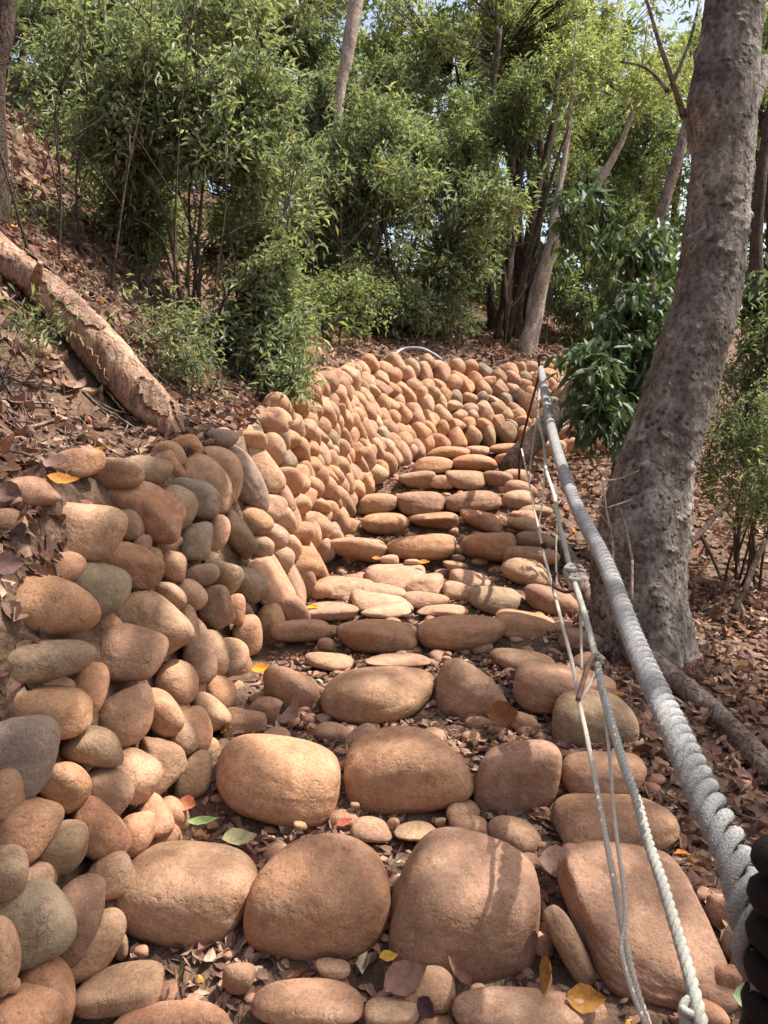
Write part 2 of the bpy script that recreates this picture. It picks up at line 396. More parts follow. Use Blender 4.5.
PATH = []   # (x, y, r) keep-outs
def path_stone(u, v, w, h, colour, label, ang=0, angular=0., d=None, crel=.78, name='step_stone', cat='stone', group='stones laid as steps of the path', lift=0., tip=0.):
    d = d or dv(v); a = w / F * d / 2; v -= (.03 * h if w > 75 else 0); hh = h / F * d / 2 * (.85 if w > 75 else .95); dl = math.atan((v - 512) / F) + PITCH
    c = min(a * crel, .85 * hh / max(.05, math.sin(dl)))
    b = math.sqrt(max(hh * hh - (c * math.sin(dl)) ** 2, (.25 * hh) ** 2)) / math.cos(dl); b = max(b, .30 * hh)
    p = W(u, v, d); p[2] += lift
    if 'terrace' in label and h < 17 and v > 565: a *= 1.10; c = min(hh / math.sin(dl) * .95, a * 1.25); b = .055; p[2] -= .028
    PATH.append((p[0], p[1], a, c))
    big = 5 if w > 75 else 4 if w > 34 else 3
    return put_stone(name, p, (a, c, b), roll(ang, 0, tip), colour, label, cat, group, big, angular)

rows = [
 # bottom row, half buried
 (120,990,90,50,'dust','half buried flat stone at the foot of the wall, left end of the nearest row',-8,0),
 (172,1021,128,36,'orange','long flat stone cut by the bottom edge of the photo, second in nearest row',-6,0),
 (238,978,34,30,'tan','small round stone among dead leaves between the two nearest rows on the left',0,0),
 (308,1002,112,46,'tan','wide low stone under the leafy gap, middle of the nearest row',2,0),
 (424,990,64,42,'brown','mid-sized stone half covered by a dead leaf in the nearest row',6,0),
 (392,1014,56,30,'buff','small pale stone at the bottom edge beside the curled brown leaf',-4,0),
 (519,1016,134,50,'tan','broad domed stone at the bottom edge right of the curled leaves',4,0),
 # large row
 (186,893,138,110,'tan','huge square-shouldered stone against the wall, left of the three largest',12,.0),
 (319,900,142,122,'orange','huge round stone, middle of the three largest in the second row',3,0),
 (468,915,150,146,'brown','huge blocky stone with a chipped shoulder, right of the three largest',14,.15),
 (571,948,108,46,'brown','narrow stone leaning like a wedge between the big block and the slab',62,0),
 (371,829,42,22,'dust','flat little stone tucked under the gap of the third row, left side',0,0),
 (418,832,48,22,'dust','flat little stone with a leaf on it under the big middle boulder',0,0),
 (469,830,38,28,'tan','fist-sized rough stone under the third row between two pebbles',-6,.3),
 (514,837,54,36,'tan','rounded stone wedged below the square boulder of the third row',14,0),
 # third row
 (277,780,128,88,'orange','large boulder with a domed left shoulder, left of the third row',8,0),
 (407,772,128,92,'orange','large pear-shaped boulder with a crack, middle of the third row',-10,0),
 (515,776,86,84,'brown','square rounded boulder, right of the third row',4,.12),
 (246,723,48,34,'brown','angular broken stone lying at the wall foot above the third row',14,.9),
 (264,709,32,24,'brown','small angular stone behind the broken one at the wall foot',20,.7),
 (332,733,36,22,'tan','small oval stone behind the gap between the left and middle boulders',0,0),
 (361,741,40,26,'buff','small tilted oval stone resting against the pear-shaped boulder',-30,0),
 (522,722,30,20,'dust','small pale stone beside the upright dead leaf',20,0),
 # fourth row
 (292,690,58,56,'tan','upright stone next to the wall with an orange leaf beside it, fourth row',4,.1),
 (379,696,116,62,'tan','long rounded stone, middle of the fourth row',2,.05),
 (473,694,74,68,'tan','chipped block stone with a broken right edge, fourth row',4,.08),
 (564,688,108,56,'tan','broad flat-topped stone below the rope posts, right of the fourth row',6,.05),
 (524,662,66,26,'dust','flat stone partly under the broad one at right of the fourth row',6,0),
 (329,662,50,20,'dust','flat stone behind the upright one by the wall',2,0),
 (398,661,66,15,'dust','thin flat stone behind the long fourth-row stone',0,0),
 # fifth row
 (304,633,62,36,'tan','creased stone by the wall, left of the fifth row',-4,.15),
 (377,636,82,39,'orange','long flat-bottomed stone, second in the fifth row',0,.05),
 (462,634,90,44,'orange','largest long oval stone of the fifth row',-2,0),
 (326,645,18,16,'tan','pebble in the gap between the two left stones of the fifth row',0,0),
 (526,624,66,32,'orange','smooth oval stone right of the largest in the fifth row',2,0),
 (493,600,52,32,'olive','grey olive stone sitting on the terrace with a dark leaf under it',14,0),
 # terrace of flat stones
 (396,572,56,15,'buff','sunlit flat stone, topmost middle stone of the terrace',4,.2),
 (343,582,60,15,'buff','sunlit flat stone next to the wall on the terrace',3,.2),
 (321,590,28,18,'orange','round cobble at the wall foot beside the terrace',0,0),
 (384,588,40,11,'buff','thin sunlit stone in the middle of the terrace',2,.2),
 (424,579,38,11,'buff','thin stone by the orange leaf on the terrace',0,.2),
 (470,575,36,12,'buff','flat stone by the right edge at the back of the terrace',0,.2),
 (460,586,32,12,'tan','flat stone behind the olive one on the terrace',4,.2),
 (382,598,58,13,'buff','long flat stone across the lower terrace',2,.2),
 (426,597,42,12,'buff','flat stone to the left of the olive one on the terrace',0,.2),
 (329,607,56,16,'buff','flat stone carrying a small yellow leaf at the lower left of the terrace',-2,.1),
 (386,610,50,14,'buff','flat stone just above the long fifth-row stones',0,.1),
 (443,610,52,14,'dust','low flat stone just above the largest fifth-row stone',0,.1),
 (389,560,20,12,'buff','small bump of stone under the sixth-row gap',0,0),
 (412,563,16,9,'tan','pebble under the middle sixth-row stone',0,0),
 (455,565,24,9,'tan','flat pebble under the right gap of the sixth row',0,0),
 # sixth row
 (357,549,60,29,'tan','rough-faced block by the wall, left of the sixth row',0,.35),
 (421,547,71,33,'orange','long smooth stone, middle of the sixth row',2,.05),
 (488,547,58,32,'orange','scarred stone, right of the sixth row',0,.2),
 (345,526,29,19,'orange','small stone by the wall, left of the seventh row',0,0),
 (385,524,48,23,'orange','oval stone, second in the seventh row',0,0),
 (434,522,50,20,'orange','cracked long stone, third in the seventh row',0,.1),
 (484,521,46,24,'red','angular reddish stone, right of the seventh row',0,.4),
 (376,504,45,23,'tan','sloping stone, left of the eighth row',0,0),
 (420,503,52,25,'brown','middle stone of the eighth row',0,0),
 (473,501,57,23,'brown','smooth long stone, right of the eighth row',-3,0),
 (417,480,37,20,'brown','left stone of the ninth row',0,0),
 (441,482,24,15,'tan','small stone second in the ninth row',0,0),
 (466,480,42,20,'brown','middle stone of the ninth row',0,.1),
 (497,479,31,18,'brown','right stone of the ninth row beside the leaning log',0,0),
 (433,465,40,18,'orange','left stone of the tenth row',0,0),
 (474,463,48,19,'orange','middle stone of the tenth row',-3,0),
 (506,461,22,17,'orange','short stone of the tenth row against the leaning log',0,0),
 (448,453,44,14,'orange','left stone of the topmost step row',0,0),
 (478,451,26,11,'dust','small middle stone of the topmost step row',0,0),
 (506,449,34,12,'orange','right stone of the topmost step row',-5,0),
]
for i, (u, v, w, h, c, lab, ang, an) in enumerate(rows):
    path_stone(u, v, w, h, c, lab, ang, an)
edge = [
 (517,477,30,17,'tan','topmost edging stone beside the leaning log'), (520,489,34,18,'brown','second edging stone down from the leaning log'),
 (518,500,32,20,'tan','third edging stone down from the leaning log'), (534,511,36,14,'olive','low olive edging stone lying outside the others'),
 (524,524,34,16,'tan','edging stone level with the seventh row'), (523,515,26,11,'dust','thin edging stone above the one level with the seventh row'),
 (537,541,42,20,'dust','edging stone level with the sixth row'), (530,556,56,26,'tan','edging stone partly behind the round one below the sixth row'),
 (527,574,52,32,'tan','round domed edging stone beside the terrace'), (551,601,52,29,'brown','dark edging stone under the thin ropes by the terrace'),
 (592,727,86,74,'olive','large olive grey edging stone behind the thin ropes'), (604,776,82,50,'tan','smooth domed edging stone below the large olive one'),
 (614,822,118,64,'tan','wide edging stone just above the big slab'), (582,640,44,26,'dust','edging stone between the fifth row and the ropes'),
 (590,662,36,18,'brown','small brown edging stone above the broad stone, at its right'),
]
for u, v, w, h, c, lab in edge:
    path_stone(u, v, w, h, c, lab, random.uniform(-6, 10), 0, name='edging_stone', cat='stone', group='stones edging the path by the ropes')
# big tilted slab
p = W(640, 922, 2.02); put_stone('stone_slab', p, (.172, .235, .07), Matrix.Rotation(R(12), 3, 'Z') @ Matrix.Rotation(R(3), 3, 'Y') @ Matrix.Rotation(R(33), 3, 'X'),
    'brown', 'big rough flat slab lying tilted beside the twisted rope', 'stone', None, 5, .5); PATH.append((p[0], p[1], .17, .2))
for u, v, w, h, c, lab, an in [(738,945,36,48,'grey','grey brown cobble half buried by the black post',.3),(719,910,24,34,'red','reddish cobble right of the slab',.2),
        (704,1016,46,34,'orange','orange cobble under the rope knot',0),(720,985,30,40,'red','red brown stone among pebbles right of the slab',.5),(733,990,14,20,'grey','small grey pebble by the green leaf',0),
        (745,970,26,30,'brown','brown cobble low beside the black post',0.2),(585,1010,40,30,'brown','shaded stone below the leaning wedge stone',0)]:
    path_stone(u, v, w, h, c, lab, 15, an, name='cobble', cat='stone', group='loose cobbles right of the slab')
pebs = [(458,813,24,18,'tan','pebble on the left below the square boulder'),(393,824,13,13,'brown','dark pebble under the pear-shaped boulder'),(440,822,12,10,'tan','tiny pebble below the right side of the pear-shaped boulder'),
 (121,946,14,26,'tan','pebble at the wall foot left of the square-shouldered boulder'),(141,952,15,12,'brown','brown pebble below the square-shouldered boulder'),(333,968,36,18,'dust','flat pebble under the middle boulder of the second row'),
 (130,862,13,13,'tan','pebble between the wall and the top of the square-shouldered boulder'),(300,826,14,10,'tan','pebble under the domed third-row boulder'),(447,660,12,9,'tan','pebble above the chipped block stone'),
 (447,655,10,8,'brown','tiny pebble under the largest fifth-row stone'),(400,655,14,9,'tan','pebble under the second stone of the fifth row'),(430,742,12,9,'grey','pebble left of the pear-shaped boulder top'),
 (462,812,10,8,'brown','tiny pebble touching the one below the square boulder'),(540,846,14,10,'brown','pebble right of the wedged round stone'),(355,806,10,8,'tan','pebble between the domed and pear-shaped boulders')]
for u, v, w, h, c, lab in pebs:
    path_stone(u, v, w, h, c, lab, 0, 0, name='pebble', cat='pebble', group='pebbles between the step stones')
# sunlit kerb of flat stones leading right behind the ropes
for i in range(9):
    u = 543 + i * 12.5; v = 447 - i * 1.6 + (i % 2)
    path_stone(u, v, 21, 17, 'buff' if i % 2 else 'orange', '%s flat kerb stone in the sunlit row behind the ropes, %s from the leaning log' % ('buff' if i % 2 else 'orange', ['first','second','third','fourth','fifth','sixth','seventh','eighth','ninth'][i]),
               -5, 0, d=8.0 + i * .12, name='kerb_stone', cat='stone', group='sunlit kerb stones behind the ropes', lift=-.02)
for i in range(7):
    u = 556 + i * 15; path_stone(u, 430 - i * 1.2, 20, 15, 'orange', 'orange kerb stone in the rear row under the drooping shrub, %s from the left' % ['first','second','third','fourth','fifth','sixth','seventh'][i],
               4, 0, d=8.5 + i * .1, name='kerb_stone', cat='stone', group='rear kerb stones behind the ropes', lift=0)

# -------- dry stone wall
NS, NT = 900, 50
iF = np.linspace(0, len(FOOT) - 1, NS); ar = np.arange(len(FOOT))
FL = np.stack([np.interp(iF, ar, FOOT[:, k]) for k in range(3)], 1); TL = np.stack([np.interp(iF, ar, TOP[:, k]) for k in range(3)], 1)
tt = np.linspace(-.05, 1.05, NT); SURF = FL[:, None, :] * (1 - tt)[None, :, None] + TL[:, None, :] * tt[None, :, None]
def project(P):
    x = P[..., 0]; y = P[..., 1]; z = P[..., 2] - CH; d = y * cp - z * sp; yc = z * cp + y * sp
    return 384 + F * x / d, 512 - F * yc / d, d
SU, SV, SD = project(SURF)
okm = (SD > .8) & (np.arange(NS)[:, None] < NS * .8)
def wall_hit(u, v):
    e = np.where(okm, (SU - u) ** 2 + (SV - v) ** 2, 1e9); k = np.unravel_index(np.argmin(e), e.shape); return k, SD[k]
hand = [
 (82,531,92,60,2,'buff','large smooth pale stone jutting out at the top of the near wall end',0),
 (55,606,92,66,6,'orange','large dome-shaped orange stone directly under the pale jutting one',0.05),
 (97,592,62,56,20,'green','greenish grey stone peeking out behind the dome-shaped one',0),
 (47,662,98,44,2,'olive','long loaf-shaped mossy stone below the dome-shaped one',0),
 (126,656,78,58,14,'brown','rough grey brown stone at the right tip of the loaf-shaped one',.15),
 (150,621,84,60,48,'brown','big brown stone slanting down right of the greenish one',.1),
 (131,566,66,40,28,'red','dark red angular stone in shade under the pale jutting one',.4),
 (138,510,98,58,26,'red','rust red broken slab leaning right behind the pale jutting stone',.9),
 (108,474,70,36,4,'tan','tan rounded stone on top of the wall behind the red slab',0),
 (77,463,54,30,-8,'orange','orange stone half covered by leaves on top of the wall, leftmost of the top row',0),
 (148,471,48,30,8,'olive','two-toned olive stone on top of the wall right of the tan one',0),
 (173,507,48,46,30,'olive','olive stone right of the red slab',0),
 (193,497,58,38,12,'grey','smooth grey stone under the slanting top stones',0),
 (196,541,34,38,0,'green','rough green grey stone under the smooth grey one',.15),
 (206,482,74,44,42,'pink','pink and grey stone slanting down from the wall top',0),
 (224,470,64,38,50,'tan','tan stone overlapping the pink one on the wall top',0),
 (243,478,84,40,52,'grey','long arched grey stone slanting from the wall top',0),
 (262,468,60,30,58,'tan','tan stone hugging the long arched grey one',0),
 (130,525,28,33,0,'olive','small olive stone poking out behind the pale jutting one',0),
 (142,543,20,18,0,'pink','small pink chink stone under the red slab, upper one',0),
 (153,556,20,19,0,'tan','small tan chink stone under the red slab, lower one',0),
 (171,566,32,30,10,'tan','round tan stone beside the dark red angular one',0),
 (201,575,36,28,15,'olive','olive grey stone right of the round tan one',0),
 (217,533,26,38,10,'pink','pink brown upright stone beside the rough green grey one',0),
 (238,535,52,26,50,'olive','ridged olive stone slanting beside the pink brown one',.3),
 (170,596,36,26,42,'buff','pale smooth stone wedged right of the big slanting brown one',0),
 (190,596,36,30,30,'buff','pale pinkish stone with a sunlit top, next to the pale wedge',0),
 (215,608,38,50,-6,'brown','craggy brown stone with a broken front in the middle courses',.8),
 (222,574,46,34,35,'olive','split olive stone above the craggy brown one',.4),
 (247,583,46,32,55,'green','pale greenish stone slanting right of the split one',.1),
 (188,628,24,44,-4,'brown','narrow upright brown stone left of the craggy one',0),
 (207,653,42,50,-20,'tan','tan stone under the craggy brown one',0),
 (235,610,22,34,0,'orange','small upright orange stone right of the craggy one',0),
 (232,655,34,38,-10,'tan','tan stone in the middle course above the broken stone on the path',0),
 (248,636,30,42,-12,'orange','orange stone near the wall foot above the orange leaf',0),
 (30,492,58,32,-6,'pink','pinkish grey stone sunk in leaves left of the orange top stone',0),
 (8,520,38,24,4,'tan','tan stone half buried in leaves at the left photo edge',0),
 (48,711,86,48,10,'orange','long orange stone under the loaf-shaped one, with twigs on it',0),
 (18,753,84,84,0,'grey','large dark grey boulder at the left photo edge',0),
 (90,690,34,56,14,'orange','upright orange stone left of the grey brown rough one',0),
 (125,715,56,60,0,'tan','round tan stone in the column below the rough grey brown stone',0),
 (161,710,54,36,58,'orange','slanting orange stone right of the round tan one',0),
 (177,683,46,42,20,'tan','tan stone below the big slanting brown one',0),
 (92,746,64,37,4,'olive','flat yellowish stone with a chip on top, right of the dark grey boulder',.05),
 (66,786,60,46,50,'orange','orange stone hugging the lower right of the dark grey boulder',0),
 (6,794,36,52,0,'tan','tan stone below the dark grey boulder at the left photo edge',0),
 (28,828,60,56,20,'orange','rough orange stone below the dark grey boulder',.1),
 (58,850,66,52,-12,'olive','dark olive oval stone under the rough orange one',0),
 (99,828,70,46,58,'orange','orange egg-shaped stone with two cracks',0),
 (105,791,52,46,40,'brown','pitted brown stone between the flat yellowish and cracked egg-shaped ones',.1),
 (133,777,56,46,36,'tan','smooth tan stone above the pitted brown one',0),
 (162,764,52,58,10,'brown','angular brown stone with a broken right face near the wall foot',.85),
 (194,779,36,54,0,'tan','flat-faced tan stone at the foot beside the third row',.2),
 (181,735,44,26,60,'tan','tan stone tucked above the angular brown one',0),
 (194,728,48,32,55,'orange','orange stone above the flat-faced one at the wall foot',0),
 (209,714,46,30,50,'tan','tan stone at the wall foot left of the broken path stone',0),
 (217,694,38,36,30,'orange','orange round stone at the foot near the yellow leaf',0),
 (135,834,38,42,10,'orange','dimpled orange stone right of the cracked egg-shaped one',.1),
 (155,820,48,36,50,'orange','creased orange stone slanting right of the dimpled one',.1),
 (176,816,44,26,58,'orange','narrow orange stone at the wall foot by the green leaf',0),
 (106,875,60,42,-14,'tan','oval tan stone at the foot left of the square-shouldered boulder',0),
 (6,876,48,54,0,'olive','mossy olive stone at the left photo edge, lower part',0),
 (32,915,76,76,-20,'green','large mossy grey stone low on the left, in front of two leaning ones',0),
 (72,918,84,52,-62,'brown','brown stone leaning behind the large mossy grey one',0),
 (94,945,76,48,-60,'buff','pale cracked stone leaning at the wall foot beside the nearest row',0),
 (44,991,74,62,30,'orange','round orange stone near the lower left corner',0),
 (-2,955,40,80,0,'tan','upright tan stone cut by the left photo edge, lower part',0),
 (18,1020,90,58,10,'orange','pinkish orange stone in the lower left corner',0),
 (199,662,36,46,-10,'brown','brown stone below the tan one in the middle courses',0),
 (13,985,14,14,0,'tan','tiny chink stone between the corner stones at lower left',0),
 (222,440,34,23,6,'grey','grey brown stone on the wall top beside the log end',0),
 (251,441,34,21,0,'orange','orange stone on the wall top right of the grey brown one',0),
 (282,457,34,24,60,'green','greenish grey stone slanting on the wall top past the arched one',0),
 (254,521,38,28,42,'orange','orange sausage-shaped stone slanting in the upper courses',0),
 (262,548,26,28,0,'tan','tan stone under the sausage-shaped one',0),
 (268,583,62,38,58,'pink','large pinkish flat-faced stone slanting down to the wall foot',.4),
 (291,588,54,26,72,'pink','tall narrow pinkish stone beside the flat-faced one at the foot',.1),
 (309,558,62,24,62,'orange','long narrow orange stone slanting down to the terrace',0),
 (285,545,38,30,50,'orange','orange stone left of the long narrow one',0),
 (281,500,44,26,60,'pink','pinkish stone slanting above the orange ones in the upper courses',0),
 (302,520,26,22,10,'buff','pale creased stone above the long narrow orange one',.2),
 (271,625,30,44,-8,'orange','orange stone at the wall foot left of the creased fifth-row stone',0),
 (66,1000-250,0,0,0,'tan','',0),
]
WALL = []; hand_px = []
GW = 'stones of the dry stone wall'
for u, v, w, h, ang, c, lab, an in hand:
    if not w: continue
    k, d = wall_hit(u, v)
    a = w / F * d / 2 * .99; b = h / F * d / 2 * .99; cc = (a * b) ** .5 * 1.05
    push = cc * .35; dd = d + push; sc = dd / d
    p = W(u, v, dd)
    WALL.append((put_stone('wall_stone', p, (a * sc, cc, b * sc), roll(ang, math.atan2(-(u - 384), F) * .6), c, lab, 'stone', GW, 4 if w > 40 else 3, an), w * h))
    hand_px.append((u, v, w / 2, h / 2, ang))
EU = np.array([h_[0] for h_ in hand_px]); EV = np.array([h_[1] for h_ in hand_px]); EA = np.array([h_[2] for h_ in hand_px]); EB = np.array([h_[3] for h_ in hand_px]); ET = np.radians([h_[4] for h_ in hand_px])
def covered(u, v, grow=1.0):
    du = u - EU; dw = v - EV; x = du * np.cos(ET) + dw * np.sin(ET); y = -du * np.sin(ET) + dw * np.cos(ET)
    return bool((((x / EA) ** 2 + (y / EB) ** 2) < grow ** 2).any())
# arc length along the wall's middle
MID = (FL + TL) / 2; seg = np.r_[0, np.cumsum(np.linalg.norm(np.diff(MID, axis=0), axis=1))]
yy0 = np.argmin(np.abs(MID[:, 1] - .9) + (np.arange(NS) > NS * .5) * 99)
s0 = seg[yy0]
def wall_at(s, t):
    F0 = np.array([np.interp(s, seg, FL[:, k]) for k in range(3)]); T0 = np.array([np.interp(s, seg, TL[:, k]) for k in range(3)])
    F1 = np.array([np.interp(s + .05, seg, FL[:, k]) for k in range(3)]); T1 = np.array([np.interp(s + .05, seg, TL[:, k]) for k in range(3)])
    P = F0 * (1 - t) + T0 * t; P1 = F1 * (1 - t) + T1 * t; tan = P1 - P; tan /= np.linalg.norm(tan)
    up = T0 - F0; Hh = np.linalg.norm(up); up /= Hh; n = np.cross(tan, up); n /= np.linalg.norm(n); tan = np.cross(up, n)
    return P, tan, up, n, Hh
palette = ['orange'] * 14 + ['tan'] * 5 + ['buff'] * 3 + ['pink'] * 3 + ['green'] * 1 + ['olive'] * 2 + ['grey'] + ['brown'] * 2
ORD = ['first','second','third','fourth','fifth','sixth','seventh','eighth','ninth','tenth','eleventh','twelfth','thirteenth','fourteenth','fifteenth','sixteenth','seventeenth','eighteenth','nineteenth','twentieth']
def ordn(k):
    if k < 20: return ORD[k]
    tens = {2:'twenty',3:'thirty',4:'forty',5:'fifty',6:'sixty'}[(k + 1) // 10]
    r_ = (k + 1) % 10
    return tens.replace('y', 'ieth') if r_ == 0 else tens + '-' + ORD[r_ - 1]
far_merge = []; NC = 8; s_end = s0 + 11.5
rr = random.Random(5)
proc = []
for ci in range(NC):
    s = s0 - .1 + rr.uniform(0, .1); k = 0; kn = 0
    while s < s_end:
        wd = rr.uniform(.155, .245)
        s += wd / 2; t = (ci + .42) / (NC - .35) + rr.uniform(-.028, .028) + .012 * math.sin(s * 3 + ci)
        P, tan, up, n, Hh = wall_at(s, t)
        u, v, d = project(P)
        s += wd / 2
        if (-60 < u < 330 and covered(u, v, .85)) or (u < 60 and v < 700): continue
        proc.append((ci, s, P, tan, up, n, Hh, wd, u, v, d))
cnt = {}
for ci, s, P, tan, up, n, Hh, wd, u, v, d in proc:
    near = u < 262
    k = cnt.get(ci, 0)
    if not near: cnt[ci] = k + 1
    la = wd * rr.uniform(.52, .62); hb = Hh / NC * rr.uniform(.52, .66)
    if la < hb: la, hb = hb, la
    if near: la *= .72; hb *= .72
    dep = rr.uniform(.10, .15); ang = R(rr.gauss(34, 15))
    ax = tan * math.cos(ang) - up * math.sin(ang); az = np.cross(ax, n); az = az / np.linalg.norm(az)
    if az @ up < 0: az = -az
    ay = np.cross(az, ax)
    Rm = Matrix((ax, ay, az)).transposed()
    cen = P - n * (dep * .18 + rr.uniform(-.015, .02) + (.10 if near else 0)) * (1 if True else 1)
    c = rr.choice(palette); an = .5 if rr.random() < .16 else 0.
    toofar = u > 565 or u < -10 or v > 1030 or d < 1.0
    if near:
        kn = cnt.get(('n', ci), 0); cnt[('n', ci)] = kn + 1
        lab = '%s chink stone deep among the near stones, %s course up, %s from left' % (CW[c], ORD[ci], ordn(kn))
    else:
        lab = '%s cobble, %s along the %s course up the far stretch of wall' % (CW[c], ordn(k), ORD[ci])
    if toofar: put_stone('x', cen, (la, dep, hb), Rm, c, '', level=2, merge_to=far_merge)
    else: put_stone('wall_stone', cen, (la, dep, hb), Rm, c, lab, 'stone', GW, 4 if d < 4 else 3, an)
# cap stones on the crest
s = s0 + 2.6; k = 0
while s < s0 + 9.2:
    wd = rr.uniform(.16, .26); P, tan, up, n, Hh = wall_at(s, 1.02); u, v, d = project(P); s += wd
    if u > 590 or (u < 300 and covered(u, v, 1.)) : continue
    c = rr.choice(palette)
    put_stone('wall_stone', P - n * .10 + np.array((0, 0, -.02)), (wd * .55, .10, .065), roll(rr.uniform(-8, 14), math.atan2(tan[1], tan[0])), c,
              '%s cap stone on the wall crest, %s counted from the log end' % (CW[c], ordn(k)), 'stone', GW, 3); k += 1
if far_merge:
    V, Q3 = merge(far_merge); o = link('far_wall_stones', mesh_np('far_wall_stones', V, Q3), M_STONE); o.color = (*COL['orange'], 1)
    tag(o, 'farther stretch of the cobble wall running on behind the drooping shrub and log', 'wall', kind='stuff')

# ---------------------------------------------------------------- loose stones on the banks
for u, v, w, h, c, lab, d in [(311,357,22,22,'orange','orange boulder sitting alone on the bank above the wall bend',None),(165,268,14,14,'orange','small orange stone on the leafy hillside behind the log',None),
        (68,386,16,12,'olive','small olive stone in the leaves above the left wall end',None),(88,394,20,14,'brown','brown stone in the leaves right of the small olive one',None),
        (35,350,26,22,'olive','olive stone in the shade under the fallen log',None),(208,440,22,18,'brown','brown stone at the broken end of the fallen log',None),
        (300,408,34,20,'buff','pale stone on the bank edge beside the green weeds',None),(322,373,20,12,'orange','flat orange stone just behind the wall crest bend',None)]:
    p = ray_ground(u, v); dd = project(p)[2]; a = w / F * dd / 2; b = h / F * dd / 2
    put_stone('bank_stone', p, (a, a, b), roll(5), c, lab, 'stone', 'loose stones on the leafy banks', 4)

# ---------------------------------------------------------------- foliage
def leaves_np(P, D, Nn, L, Wd, fold=.25, droop=.15):
    """P base, D direction, Nn normal (n,3); 4-vertex folded lance leaves"""
    Sd = np.cross(D, Nn); Sd /= np.linalg.norm(Sd, axis=1)[:, None] + 1e-9
    L = L[:, None]; Wd = Wd[:, None]
    b = P; t = P + D * L - Nn * L * droop; m = P + D * L * .45
    l = m + Sd * Wd / 2 + Nn * Wd * fold; r = m - Sd * Wd / 2 + Nn * Wd * fold
    V = np.stack([b, l, t, r], 1).reshape(-1, 3); i = np.arange(len(P))[:, None] * 4
    Fc = np.concatenate([i + [0, 2, 1], i + [0, 3, 2]], 0)
    return V, Fc
def leaves8(P, D, Nn, L, Wd, curl, fold):
    Sd = np.cross(D, Nn); Sd /= np.linalg.norm(Sd, axis=1)[:, None] + 1e-9
    L = L[:, None]; Wd = Wd[:, None]; curl = np.asarray(curl).reshape(-1, 1); fold = np.asarray(fold).reshape(-1, 1)
    f = lambda a, s, h: P + D * L * a + Sd * Wd * s + Nn * (L * curl * (h) + Wd * fold * abs(s) * 2)
    V = np.stack([f(0, 0, 0), f(.33, 0, -.12), f(.68, 0, -.02), f(1, 0, .45), f(.30, .46, -.05), f(.68, .36, .12), f(.30, -.46, -.05), f(.68, -.36, .12)], 1).reshape(-1, 3)
    i = np.arange(len(P))[:, None] * 8
    T = [(0,1,4),(4,1,2),(4,2,5),(5,2,3),(0,6,1),(6,2,1),(6,7,2),(7,3,2)]
    return V, np.concatenate([i + list(t) for t in T], 0)
def unit(a): return a / (np.linalg.norm(a, axis=-1)[..., None] + 1e-9)
def foliage(ells, n_cl, per, L, Wd, cols, droop=.3, seed=1, thr=-.25, nfreq=2.2, spread=.16, big=False, hang=0., airy=14):
    """leaf sprays on twigs spread through ellipsoids; returns leaf V,F,col and twig list"""
    r = np.random.default_rng(seed); vol = np.array([e[3] * e[4] * e[5] for e in ells]) ** .8; vol /= vol.sum()
    if airy:
        sub = []
        for e in ells:
            for _ in range(airy):
                d0 = r.normal(size=3); d0 /= np.linalg.norm(d0); f_ = r.uniform(.1, 1.12); k_ = r.uniform(.20, .48)
                sub.append((e[0] + d0[0] * f_ * e[3], e[1] + d0[1] * f_ * e[4], e[2] + d0[2] * f_ * e[5], e[3] * k_, e[4] * k_, e[5] * k_ * .8))
        ells = sub; vol = np.array([e[3] * e[4] * e[5] for e in ells]) ** .6; vol /= vol.sum()
    m = n_cl * 6; ei = r.choice(len(ells), m, p=vol); EE = np.array(ells, float)[ei]
    dd = unit(r.normal(size=(m, 3))); rad = r.uniform(.15, 1, m)[:, None] ** .45
    q = EE[:, :3] + dd * rad * EE[:, 3:6]; og = EE[:, :3] + dd * rad * .45 * EE[:, 3:6]; og[:, 2] -= .3 * EE[:, 5] * r.uniform(0, 1, m)
    nv = snoise(q, seed + 5, nfreq * 1.6, 2)
    sel = np.where(nv >= thr)[0]
    if len(sel) < n_cl: sel = np.argsort(-nv)[:n_cl]
    sel = sel[:n_cl]; cs = q[sel]; orig = og[sel]
    cs = np.array(cs); orig = np.array(orig)
    tw = unit(unit(cs - orig) + r.normal(size=cs.shape) * .45 + np.array((0, 0, .15 - hang)))
    n = n_cl * per; ci = np.repeat(np.arange(n_cl), per)
    along = r.uniform(-.2, 1, n)[:, None] * spread * r.uniform(.7, 1.5, n_cl)[ci][:, None]
    P = cs[ci] + tw[ci] * along + r.normal(size=(n, 3)) * spread * .22
    D = unit(tw[ci] * .7 + r.normal(size=(n, 3)) * .75 + np.array((0, 0, -droop)))
    Nn = r.normal(size=(n, 3)) * .55 + np.array((0, 0, 1.)); Nn = unit(Nn - D * (Nn * D).sum(1)[:, None])
    LL = L * r.uniform(.5, 1.45, n); WW = Wd * r.uniform(.7, 1.25, n)
    C0 = np.array(cols); cc = C0[r.choice(len(C0), n_cl)][ci] * .6 + C0[r.choice(len(C0), n)] * .4
    cc = cc * r.uniform(.75, 1.45, n)[:, None] * r.uniform(.8, 1.25, n_cl)[ci][:, None]
    if big: V, Fc = leaves8(P, D, Nn, LL, WW, r.uniform(-.5, .1, n), .25); k = 8
    else: V, Fc = leaves_np(P, D, Nn, LL, WW); k = 4
    return V, Fc, np.repeat(cc, k, 0), cs, orig, tw * spread
